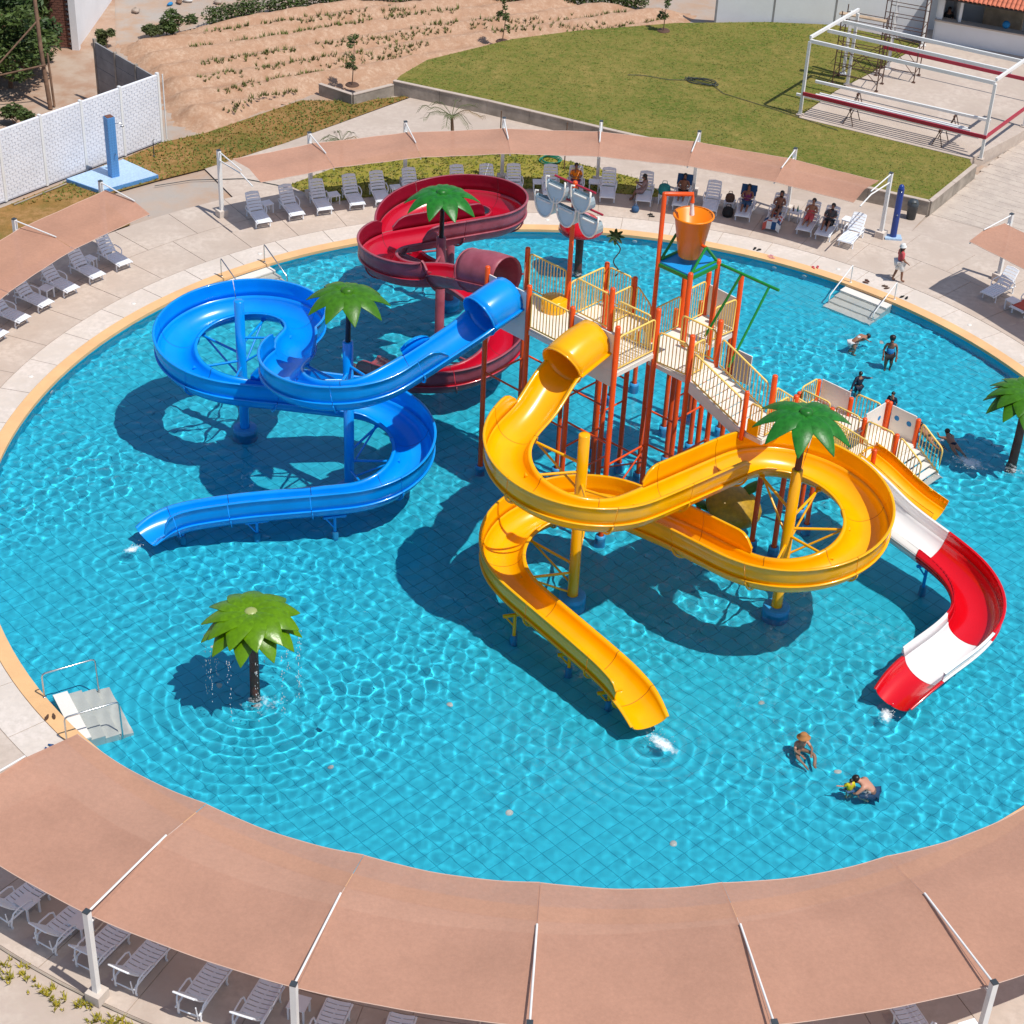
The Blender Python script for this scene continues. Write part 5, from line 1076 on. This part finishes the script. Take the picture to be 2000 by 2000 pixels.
sw = thing('shower', 'blue tiled outdoor shower pillar on a pale blue tiled slab', 'shower', (-20.44, 21.0, 0)); SL = [(-22.36 + 20.44, 20.41 - 21), (-20.64 + 20.44, 19.48 - 21), (-18.61 + 20.44, 21.4 - 21), (-20.46 + 20.44, 22.76 - 21)]
b = MB(); b.poly(SL, -.02, .16); b.build('slab', 'shower_blue', sw); b = MB(); b.poly([(x * .985, y * .985) for x, y in SL], .163, .175); b.build('slab_tiles', 'shower_pale', sw)
b = MB(); b.box((0, 0, 1.52), (.36, .36, 2.7), R(42)); pl = b.build('pillar', 'shower_blue', sw); b = MB(); b.box((0, 0, 2.88), (.30, .30, .03), R(42)); b.build('pillar_cap', 'brick', pl)
tl = MB().box((0, 0, 0), (.105, .012, .105)).mesh('tile'); tl.materials.append(MATS['shower_blue'])
for f_ in range(2):
    a = R(42 - 90 * f_); nx, ny = math.sin(a), -math.cos(a)
    for r_ in range(22):
        for c_ in range(3): link(tl, 'tile', None, pl, (nx * .182 + math.cos(a) * (c_ - 1) * .116, ny * .182 + math.sin(a) * (c_ - 1) * .116, .30 + r_ * .118), a)
b = MB(); b.tube([(.1, .1, 2.5), (.45, .12, 2.55), (.5, .12, 2.45)], .018, 6); b.lathe([(.02, 0), (.09, -.04), (.001, -.045)], (.5, .12, 2.46), 10); b.build('shower_head', 'steel', sw); b = MB(); b.tube([(.16, -.14, 1.25), (.24, -.22, 1.25)], .02, 6); b.build('tap', 'steel', sw)
ns = thing('shower_column', 'slim navy blue shower column by the lawn corner', 'shower', (12.82, 20.3, 0)); b = MB(); b.poly([(-.35, -.22), (.35, -.22), (.35, .22), (-.35, .22)], 0, .08); b.build('base_slab', 'shower_pale', ns)
b = MB(); b.poly([(.14 * math.cos(R(a)), .11 * math.sin(R(a))) for a in range(0, 360, 20)], .08, 2.25); b.lathe([(.125, 2.25), (.11, 2.38), (.06, 2.44), (.001, 2.45)], (0, 0, 0), 18); b.build('column', 'navy_paint', ns); b = MB(); b.tube([(0, -.1, 2.2), (0, -.22, 2.24), (0, -.24, 2.18)], .02, 6); b.build('shower_head', 'steel', ns); b = MB(); b.lathe([(.03, 0), (.03, .05), (.001, .05)], (0, -.14, 1.1), 8); b.build('push_button', 'steel', ns)
bn = thing('litter_bin', 'dark grey swing-top litter bin against the retaining wall', 'litter bin', (13.8, 22.35, 0)); b = MB(); b.lathe([(.001, 0), (.19, 0), (.24, .62), (.25, .64), (.23, .66)], (0, 0, 0), 16); b.build('bin_body', 'bin_dark', bn); b = MB(); b.lathe([(.25, .66), (.24, .74), (.17, .86), (.001, .90)], (0, 0, 0), 16); b.build('lid', 'bin_dark', bn); b = MB(); b.box((.0, -.19, .76), (.2, .05, .12)); b.build('flap', 'hose_dark', bn)
# retaining walls
def low_wall(label, P, h, z0=-.09, w=.16, m='concrete_grey'):
    t = thing('retaining_wall', label, 'retaining wall', (*P[0], z0))
    for a, c in zip(P[:-1], P[1:]):
        a = Vector((*a, 0)); c = Vector((*c, 0)); n = max(1, round((c - a).length / 2.6)); dd = (c - a) / n
        for k in range(n):
            s = a + dd * (k + .003); e = a + dd * (k + .997); b = MB(); b.bar((s.x, s.y, (h + z0) / 2), (e.x, e.y, (h + z0) / 2), w, h - z0); wb(b, 'wall_block', m, t)
            b = MB(); b.bar((s.x, s.y, h + .02), (e.x, e.y, h + .02), w + .04, .04); wb(b, 'coping_strip', 'concrete_tan', t)
low_wall('low concrete retaining wall holding the lawn above the back path', [(-9.73, 32.45), (-5.1, 30.75), (1.0, 28.15), (7, 25.8), (14.58, 22.8), (17.1, 27.0)], .62)
low_wall('low concrete planter kerb round the sapling at the field corner', [(-13.2, 31.9), (-11.48, 30.85), (-9.75, 32.4)], .45)

# plants -----------------------------------------------------------
def leaf_cloud(b, c, r, n, s, flat=.35, rng=random):
    for _ in range(n):
        while True:
            p = Vector((rng.uniform(-1, 1), rng.uniform(-1, 1), rng.uniform(-1, 1)))
            if .25 < p.length < 1: break
        p = Vector((c[0] + p.x * r[0], c[1] + p.y * r[1], c[2] + p.z * r[2])); a = Vector((rng.gauss(0, 1), rng.gauss(0, 1), rng.gauss(0, flat))).normalized(); d = a.cross(Vector((rng.gauss(0, 1), rng.gauss(0, 1), rng.gauss(0, 1)))).normalized(); l = s * rng.uniform(.6, 1.4)
        b.add([p - a * l, p + d * l * .38, p + a * l, p - d * l * .38], [(0, 1, 2, 3)])
def tree(label, x, y, h, r, m, n, clumps, seed, cat='tree', z=0, name='tree', leaf=.16, trunk=.12):
    rng = random.Random(seed); t = thing(name, label, cat, (x, y, z)); b = MB(); b.tube([(0, 0, 0), (rng.gauss(0, .1), rng.gauss(0, .1), h * .4), (rng.gauss(0, .15), rng.gauss(0, .15), h * .85)], [trunk, trunk * .75, trunk * .3], 8)
    cl = [(rng.uniform(-r, r) * .7, rng.uniform(-r, r) * .7, h * rng.uniform(.35, .95)) for _ in range(clumps)]
    for c_ in cl: b.tube([(0, 0, h * .3), (c_[0] * .5, c_[1] * .5, h * .45), c_], [trunk * .5, trunk * .3, trunk * .12], 5)
    b.build('trunk', 'wood', t); b = MB()
    for c_ in cl: leaf_cloud(b, c_, (r * .45, r * .45, r * .36), n // clumps, leaf, rng=rng)
    b.build('crown', m, t); return t
for k, (x, y, h, r, m) in enumerate(((-29.2, 32.5, 5.2, 2.6, 'foliage_dark'), (-27.6, 30.2, 4.2, 2.0, 'foliage_mid'), (-30.5, 29.0, 5.0, 2.6, 'foliage_dark'), (-28.6, 34.8, 4.6, 2.2, 'foliage_mid'), (-31.5, 34.5, 6.0, 2.8, 'foliage_dark'), (-28.8, 26.6, 3.0, 1.5, 'foliage_olive'), (-27.6, 32.3, 2.6, 1.7, 'foliage_dark'), (-29.4, 24.6, 2.6, 1.6, 'foliage_dark'))):
    tree(('broad dark tree beside the brown brick house', 'mid green tree in front of the brown brick house', 'dark tree at the left picture edge behind the wooden poles', 'leafy tree against the corner of the brick house', 'tallest dark tree in the top left corner', 'small olive tree low behind the white wall', 'low dark tree at the foot of the brick house', 'low dark tree at the left picture edge behind the white wall')[k], x, y, h, r, m, 4600, 13, k, leaf=.15)
for k, (x, y, rr, m) in enumerate(((-26.0, 25.6, .8, 'foliage_mid'), (-27.4, 23.8, .9, 'foliage_olive'), (-24.4, 35.9, .55, 'foliage_olive'), (-22.6, 37.6, .45, 'foliage_olive'), (-21.3, 38.4, .8, 'foliage_mid'), (-21.9, 38.0, .4, 'foliage_olive'))):
    tree(('bushy green shrub behind the white wall by the pole foot', 'spiky yellow green shrub behind the white wall', 'round dark shrub left of the field near the grey wall', 'small round shrub on bare soil below the rubble', 'upright dark shrub at the left end of the hedge', 'tiny shrub left of the upright dark shrub')[k], x, y, rr * 1.5, rr, m, 1100, 6, 40 + k, 'shrub', 0, 'shrub', .10, .03)
for k, (x0, y0, x1, y1) in enumerate(((-20.0, 39.6, -17.9, 41.7), (-17.4, 42.2, -14.6, 43.5), (-14.3, 43.7, -11.8, 44.6), (-11.5, 44.7, -6.5, 45.7), (-6.2, 45.7, 2.0, 46.3))):
    t = thing('hedge', ('first hedge run from the left above the field', 'second hedge run from the left above the field', 'third hedge run from the left above the field', 'fourth hedge run along the top of the field', 'farthest hedge run reaching the top picture edge')[k], 'hedge', (x0, y0, 0), group='hedge runs above the field'); b = MB(); n = max(4, int(math.hypot(x1 - x0, y1 - y0) / .32)); bt = MB(); rng = random.Random(70 + k)
    for q in range(n + 1):
        x = (x1 - x0) * q / n; y = (y1 - y0) * q / n; hh = rng.uniform(.35, .62); leaf_cloud(b, (x, y + rng.gauss(0, .1), hh * .95), (.42, .36, hh), 210, .085, rng=rng); bt.tube([(x, y, 0), (x, y, hh)], .02, 4)
    b.build('foliage', 'foliage_mid', t); bt.build('stem', 'wood', t)
def sapling(label, x, y, z, h, seed):
    rng = random.Random(seed); t = thing('sapling', label, 'sapling', (x, y, z)); b = MB(); b.tube([(0, 0, 0), (rng.gauss(0, .06), .03, h * .5), (rng.gauss(0, .1), 0, h)], [.03, .02, .008], 6); b.build('trunk', 'wood', t); b = MB()
    for q in range(9): zz = h * rng.uniform(.25, 1); leaf_cloud(b, (rng.gauss(0, .14), rng.gauss(0, .14), zz), (.16, .16, .16), 46, .075, rng=rng)
    b.build('crown', 'foliage_mid', t); b = MB(); b.lathe([(.34, .0), (.30, .05), (.001, .02)], (0, 0, 0), 14); b.build('soil_ring', 'brown_cloth', t)
sapling('thin young tree inside the planter at the field corner', -11.7, 32.3, .34, 2.5, 1); sapling('thin young tree where the field meets the lawn', -4.98, 38.8, .5, 2.6, 2); sapling('thin young tree at the far lawn edge near the white wall', 3.15, 41.6, .56, 1.9, 3)
def small_palm(label, x, y, h, n, r, seed, lean=0):
    rng = random.Random(seed); t = thing('young_palm', label, 'palm', (x, y, 0)); b = MB(); b.tube([(0, 0, 0), (lean * .5, 0, h * .6), (lean, 0, h)], [.10, .08, .06], 8); b.build('trunk', 'wood', t)
    for k in range(n):
        a = 2 * math.pi * k / n + rng.uniform(-.3, .3); b = MB(); pts = []
        for q in range(9):
            s = q / 8; pts.append(Vector((lean + math.cos(a) * r * s, math.sin(a) * r * s, h + r * (.95 * s - 1.0 * s * s * rng.uniform(.7, 1)))))
        b.tube(pts, [.016] * 8 + [.004], 4)
        for q in range(1, 9):
            for w in range(3):
                p = pts[q - 1].lerp(pts[q], w / 3)
                for sg in (-1, 1):
                    e = p + Vector((-math.sin(a) * sg * .2 + math.cos(a) * .16, math.cos(a) * sg * .2 + math.sin(a) * .16, -.10)); m_ = p.lerp(e, .5) + Vector((0, 0, .03)); b.add([tuple(p), tuple(m_ + Vector((.012, 0, 0))), tuple(e), tuple(m_ - Vector((.012, 0, 0)))], [(0, 1, 2, 3)])
        b.build('frond', 'foliage_dry' if k == 0 else 'foliage_olive', t)
small_palm('young leaning palm on the grass behind the middle of the back canopy', -6.25, 25.6, 1.9, 8, 1.5, 4, -.1); small_palm('stubby young palm on the grass behind the left part of the back canopy', -11.0, 23.75, 1.2, 7, .85, 5); 
for k, (x, y) in enumerate(((-1.25, 25.1), (-4.2, 25.9))):
    b = MB(); b.tube([(0, 0, 0), (.02, 0, 2.2)], .03, 6); tag(b.build('stake', 'wood', None, (x, y, 0)), ('wooden stake in the grass beside the coiled green hose' , 'wooden stake in the grass behind the red slide loop')[k], 'stake')
b = MB()
for k in range(5): b.tube([((.42 + .03 * math.sin(k * 2)) * (1 + .06 * k % .12) * math.cos(R(a + k * 40)) + .03 * k, .42 * math.sin(R(a + k * 40)), .03 + .025 * k) for a in range(0, 360, 15)], .018, 5, closed=True)
tag(b.build('hose', 'hose_green', None, (-1.95, 25.75, .02)), 'coiled green garden hose on the grass behind the back canopy', 'hose')
b = MB()
for k in range(6): b.tube([((.7 + .1 * math.sin(k)) * math.cos(R(a + k * 30)) + .1 * math.sin(k * 3), .4 * math.sin(R(a)) + .08 * math.cos(k * 2), .02 + .012 * k) for a in range(0, 360, 15)], .016, 5, closed=True)
b.tube([(-.6, .1, .02), (-1.6, .0, .02), (-2.8, .35, .02), (-3.6, .3, .02)], .015, 5); b.tube([(.5, -.3, .02), (1.0, -1.3, .02), (3.0, -2.6, .02), (6.2, -4.9, .02)], .015, 5)
tag(b.build('hose', 'hose_dark', None, (5.0, 34.9, .57)), 'tangled dark hose lying in the middle of the lawn', 'hose')
b = MB(); b.tube([(-18.6, 20.6, .02), (-17.2, 21.4, .02), (-15.0, 21.9, .02), (-13.2, 21.4, .02)], .018, 5); tag(b.build('hose', 'hose_dark'), 'thin grey hose lying across the deck behind the back canopy end', 'hose')

# ------------------------------------------------------------------ buildings and site things at the top of the picture
hs = thing('house', 'white house with bare brown brick side beside the dark trees', 'house', (-25.7, 35.5, 0))
b = MB(); b.box((-4.1, 3.6, 2.9), (8.0, 6.9, 5.9)); b.build('wall', 'house_white', hs); b = MB(); b.box((-.15, .05, 2.9), (.34, .34, 5.95)); b.build('corner_pillar', 'house_white', hs)
b = MB(); b.box((-4.3, .13, 2.9), (7.6, .04, 5.8)); bwall = b.build('brick_wall', 'mortar', hs); bb = MB().box((0, 0, 0), (.30, .05, .105)).mesh('brick'); bb.materials.append(MATS['brick']); cnt = 0
for r_ in range(46):
    for c_ in range(6):
        if cnt < 276: link(bb, 'brick', None, bwall, (-.55 - c_ * .325 - (.16 if r_ % 2 else 0), .10 + random.uniform(-.012, .006), .08 + r_ * .125)); cnt += 1
b = MB()
for r_ in range(46):
    for c_ in range(6, 22): b.box((-.55 - c_ * .325 - (.16 if r_ % 2 else 0), .10, .08 + r_ * .125), (.30, .05, .105))
stuff(b.build('brickwork', 'brick', bwall))
pw = thing('perimeter_wall', 'long white perimeter wall of tall panels beyond the lawn', 'wall', (5.9, 44.3, 0)); edges = [0, 3.0, 6.2, 9.4, 12.6]
for k in range(4):
    b = MB(); b.box(((edges[k] + edges[k + 1]) / 2, 0, 1.9), (edges[k + 1] - edges[k] - .1, .14, 3.8)); b.build('wall_panel', 'house_white', pw)
for k in range(5):
    b = MB(); b.box((edges[k], .02, 1.9), (.1, .2, 3.82)); b.build('wall_post', 'panel_grey', pw)
b = MB(); b.box((edges[4] - .3, -1.0, 1.9), (.14, 2.0, 3.8)); b.build('wall_return', 'house_white', pw)
for k, (x, y, m, s) in enumerate(((-21.9, 43.2, 'white_cloth', .28), (-22.7, 42.5, 'aqua', .2), (-22.3, 42.9, 'wood', .25), (-20.3, 43.2, 'rubble', .25), (-19.9, 38.6, 'rubble', .35), (-24.2, 41.2, 'rubble', .3))):
    b = MB(); b.ell((0, 0, s * .3), (s, s * .7, s * .45), 8, 5, Matrix.Rotation(k, 3, 'Z')); o = b.build('rubble_heap', m, None, (x, y, -.05)); tag(o, ('white sack on the bare ground above the field', 'small blue sack left of the white sack', 'brown plank end beside the white sack', 'grey stone heap right of the white sack', 'pale stone at the hedge foot', 'pale stone below the white house')[k], 'rubble')
    for v in o.data.vertices: v.co *= 1 + random.uniform(-.2, .2)
# wooden pole frame behind the white wall
pf = thing('pole_frame', 'leaning frame of bare wooden poles behind the white wall', 'wooden poles', (-25.1, 28.0, 0))
for P, r_ in ((((0, 0, 0), (-.35, .6, 2.6), (-.55, 1.1, 5.2)), .11), (((.1, .3, 0), (-.1, .7, 2.4)), .06), (((-.3, .9, 4.0), (-2.6, -.6, 1.6)), .045), (((-.1, .3, 2.0), (-3.0, -.8, 1.5)), .045), (((-2.6, .6, 0), (-2.8, .8, 3.0)), .05)):
    b = MB(); b.tube(P, [r_ * (1 - .25 * k / len(P)) for k in range(len(P))], 8); b.build('pole', 'wood', pf)
# steel frame under construction
fr = thing('steel_pergola', 'white steel pergola frame with dark red lower rails on the terrace', 'steel frame', (13.5, 29.7, .575)); fl_, frr, r2_, bl_ = Vector((9.54, 31.6, 0)), Vector((17.45, 27.8, 0)), Vector((20.05, 31.9, 0)), Vector((12.1, 35.75, 0)); FT = 4.15
for p in (fl_, frr, r2_, bl_):
    b = MB(); b.box((p.x, p.y, (.575 + FT) / 2), (.13, .13, FT - .575), -.45); wb(b, 'post', 'white_paint', fr)
    b = MB(); b.box((p.x, p.y, .60), (.3, .3, .05), -.45); wb(b, 'foot_plate', 'concrete_tan', fr)
for k, t in enumerate((0, .36, .68)):
    a = fl_.lerp(bl_, t); c = frr.lerp(r2_, t); b = MB(); b.bar((a.x, a.y, FT + .03), (c.x, c.y, FT + .03), .10, .16); wb(b, 'top_beam', 'white_paint', fr)
for a, c in ((fl_, bl_), (frr, r2_)):
    b = MB(); b.bar((a.x, a.y, FT + .19), (c.x, c.y, FT + .19), .11, .14); wb(b, 'side_beam', 'white_paint', fr)
for a, c in ((fl_, frr), (frr, r2_), (bl_.lerp(r2_, .1) + Vector((1, 3, 0)), r2_ + Vector((1, 3, 0)))):
    b = MB(); b.bar((a.x, a.y - .08, 1.66), (c.x, c.y - .08, 1.66), .07, .17); wb(b, 'lower_rail', 'beam_red', fr)
for k, (a, c, w) in enumerate((((9.3, 32.05, 1.40), (17.3, 28.3, 1.40), .09), ((9.9, 32.0, 1.40), (17.2, 28.6, 1.40), .10), ((10.2, 32.1, 1.40), (17.0, 28.95, 1.40), .10), ((10.4, 32.25, 1.40), (16.9, 29.2, 1.40), .10), ((10.3, 33.7, 1.45), (18.1, 30.2, 1.45), .11))):
    b = MB(); b.bar(a, c, w, .12); tag(b.build('steel_beam', 'white_paint'), ('white steel beam lying nearest the red rail on trestles', 'second white steel beam lying on the front trestles', 'third white steel beam lying on the front trestles', 'fourth white steel beam lying on the front trestles', 'single white steel beam lying on the rear trestles')[k], 'steel beam', 'white steel beams on trestles')
for k, (x, y, lab) in enumerate(((11.9, 31.1, 'left trestle under the row of white beams'), (15.8, 29.3, 'right trestle under the row of white beams'), (12.3, 32.85, 'left trestle under the single rear beam'), (16.6, 30.9, 'right trestle under the single rear beam'))):
    t = thing('trestle', 'dark metal ' + lab, 'trestle', (x, y, .575), -.45 + R(90), 'dark trestles'); b = MB(); b.box((0, 0, .74), (.9 if k < 2 else .4, .08, .08)); b.build('top_bar', 'scaffold', t)
    for sx in (-1, 1):
        for sy in (-1, 1): b = MB(); b.tube([(sx * (.38 if k < 2 else .16), 0, .72), (sx * (.46 if k < 2 else .2), sy * .25, 0)], .022, 5); b.build('leg', 'scaffold', t)
def scaffold(label, x, y, h, w, d, rz):
    t = thing('scaffold_tower', label, 'scaffold', (x, y, .575), rz)
    for sx in (-1, 1):
        for sy in (-1, 1):
            b = MB(); b.tube([(sx * w / 2, sy * d / 2, 0), (sx * w / 2, sy * d / 2, h)], .028, 6); b.box((sx * w / 2, sy * d / 2, .02), (.16, .16, .04)); b.build('standard', 'scaffold', t)
    z = .5
    while z < h:
        b = MB()
        for sy in (-1, 1): b.tube([(-w / 2, sy * d / 2, z), (w / 2, sy * d / 2, z)], .02, 5)
        if int(z * 2) % 2:
            for sx in (-1, 1): b.tube([(sx * w / 2, -d / 2, z), (sx * w / 2, d / 2, z)], .02, 5)
        b.build('ledger', 'scaffold', t); z += .55
    for sy in (-1, 1): b = MB(); b.tube([(-w / 2, sy * d / 2, .3), (w / 2, sy * d / 2, 2.2)], .018, 5); b.tube([(w / 2, sy * d / 2, .3), (-w / 2, sy * d / 2, 2.2)], .018, 5); b.build('cross_brace', 'scaffold', t)
    return t
s1 = scaffold('rusty scaffold tower nearest the white frame post', 12.6, 36.0, 3.6, 2.2, 1.1, R(-20)); s2 = scaffold('taller rusty scaffold tower nearer the white kiosk', 14.7, 37.4, 5.2, 1.9, 1.1, R(-20))
b = MB(); b.box((-.2, 0, 3.3), (2.3, .34, .05)); b.build('plank', 'plank', s1)
for k, (x, y, h, lab) in enumerate(((16.44, 41.77, 5.5, 'slim white steel pole at the left corner of the kiosk'), (14.3, 38.2, 5.0, 'white steel pole rising through the taller scaffold'), (12.0, 37.1, 3.2, 'short white steel pole by the rear frame corner'))):
    b = MB(); b.box((0, 0, h / 2), (.15, .15, h)); b.box((0, 0, .03), (.32, .32, .06)); tag(b.build('steel_pole', 'white_paint', None, (x, y, .575)), lab, 'pole')
kk = thing('kiosk', 'white snack kiosk counter under a red tiled roof, top right corner', 'kiosk', (17.1, 42.6, .575), math.atan2(-1.49, 4.43))
b = MB(); b.box((3.9, .15, .55), (7.8, .3, 1.1)); b.build('counter', 'house_white', kk); b = MB(); b.box((3.9, .12, 1.13), (8.0, .6, .07)); b.build('counter_top', 'concrete_tan', kk); b = MB(); b.box((3.9, 3.2, 1.4), (7.8, .15, 2.8)); b.build('back_wall', 'house_white', kk); b = MB(); b.box((0.0, 1.6, 1.4), (.2, 3.0, 2.8)); b.build('side_wall', 'house_white', kk)
b = MB(); b.box((.12, .15, 1.95), (.26, .26, 1.6)); b.build('pillar', 'house_white', kk); b = MB(); b.box((3.0, 2.6, .9), (2.0, .6, 1.8)); b.build('shelf', 'plank', kk); b = MB(); b.ell((3.45, .35, 1.35), (.2, .2, .2), 12, 8); b.build('water_jug', 'aqua', kk)
b = MB(); b.bar((3.9, -.75, 2.48), (3.9, 3.4, 3.35), 8.4, .06); rf = b.build('roof', 'dark_interior', kk)
rt = MB(); V = []; F = []
for q in range(2):
    for k in range(7): a = math.pi * k / 6; V.append((.105 * math.cos(a), q * .46, .075 * math.sin(a) + q * .0))
for k in range(6): F.append((k, k + 1, 8 + k, 7 + k))
rt = rt.add(V, F, True).mesh('roof_tile'); rt.materials.append(MATS['roof_tile']); sl = math.atan2(.87, 4.15)
for r_ in range(8):
    for c_ in range(37):
        o = link(rt, 'roof_tile', None, rf, (-.2 + c_ * .228, -.78 + r_ * .43, 2.525 + (r_ * .43) * math.tan(sl) + .01 * (r_ % 2))); o.rotation_euler = (sl, 0, 0)
J = P_stand(.1); person('shop attendant in dark clothes standing inside the kiosk', J, (17.75, 43.1, .575), R(190), 'skin_b', 'hair', (('shirt', 'black', TEE, 1.12, .012), ('trousers', 'black', LEGS, 1.1, .012)))
b = MB(); b.tube([(0, 0, 0), (0, 0, .75), (.06, 0, .8)], .022, 6); b.lathe([(.05, .0), (.05, .03), (.02, .05)], (0, 0, 0), 8); tag(b.build('standpipe', 'bin_dark', None, (-19.3, 23.6, 0)), 'short dark standpipe between the shower pillar and the white wall', 'standpipe')
b = MB(); b.tube([(0, 0, 0), (1.6, 2.3, .02)], .035, 6); tag(b.build('drain_pipe', 'concrete_grey', None, (-23.9, 17.9, .03)), 'grey pipe lying on the dry grass along the white wall', 'pipe')

# the last people built above are turned into plain meshes too; everything in the pool receives the refracted sun
dg = bpy.context.evaluated_depsgraph_get()
for o in TODO:
    if o.modifiers:
        me = bpy.data.meshes.new_from_object(o.evaluated_get(dg)); o.modifiers.clear(); o.data = me; me.polygons.foreach_set('use_smooth', [True] * len(me.polygons))
for o in COL.objects:
    if o.type == 'MESH' and o is not water: o.cycles.is_caustics_receiver = True
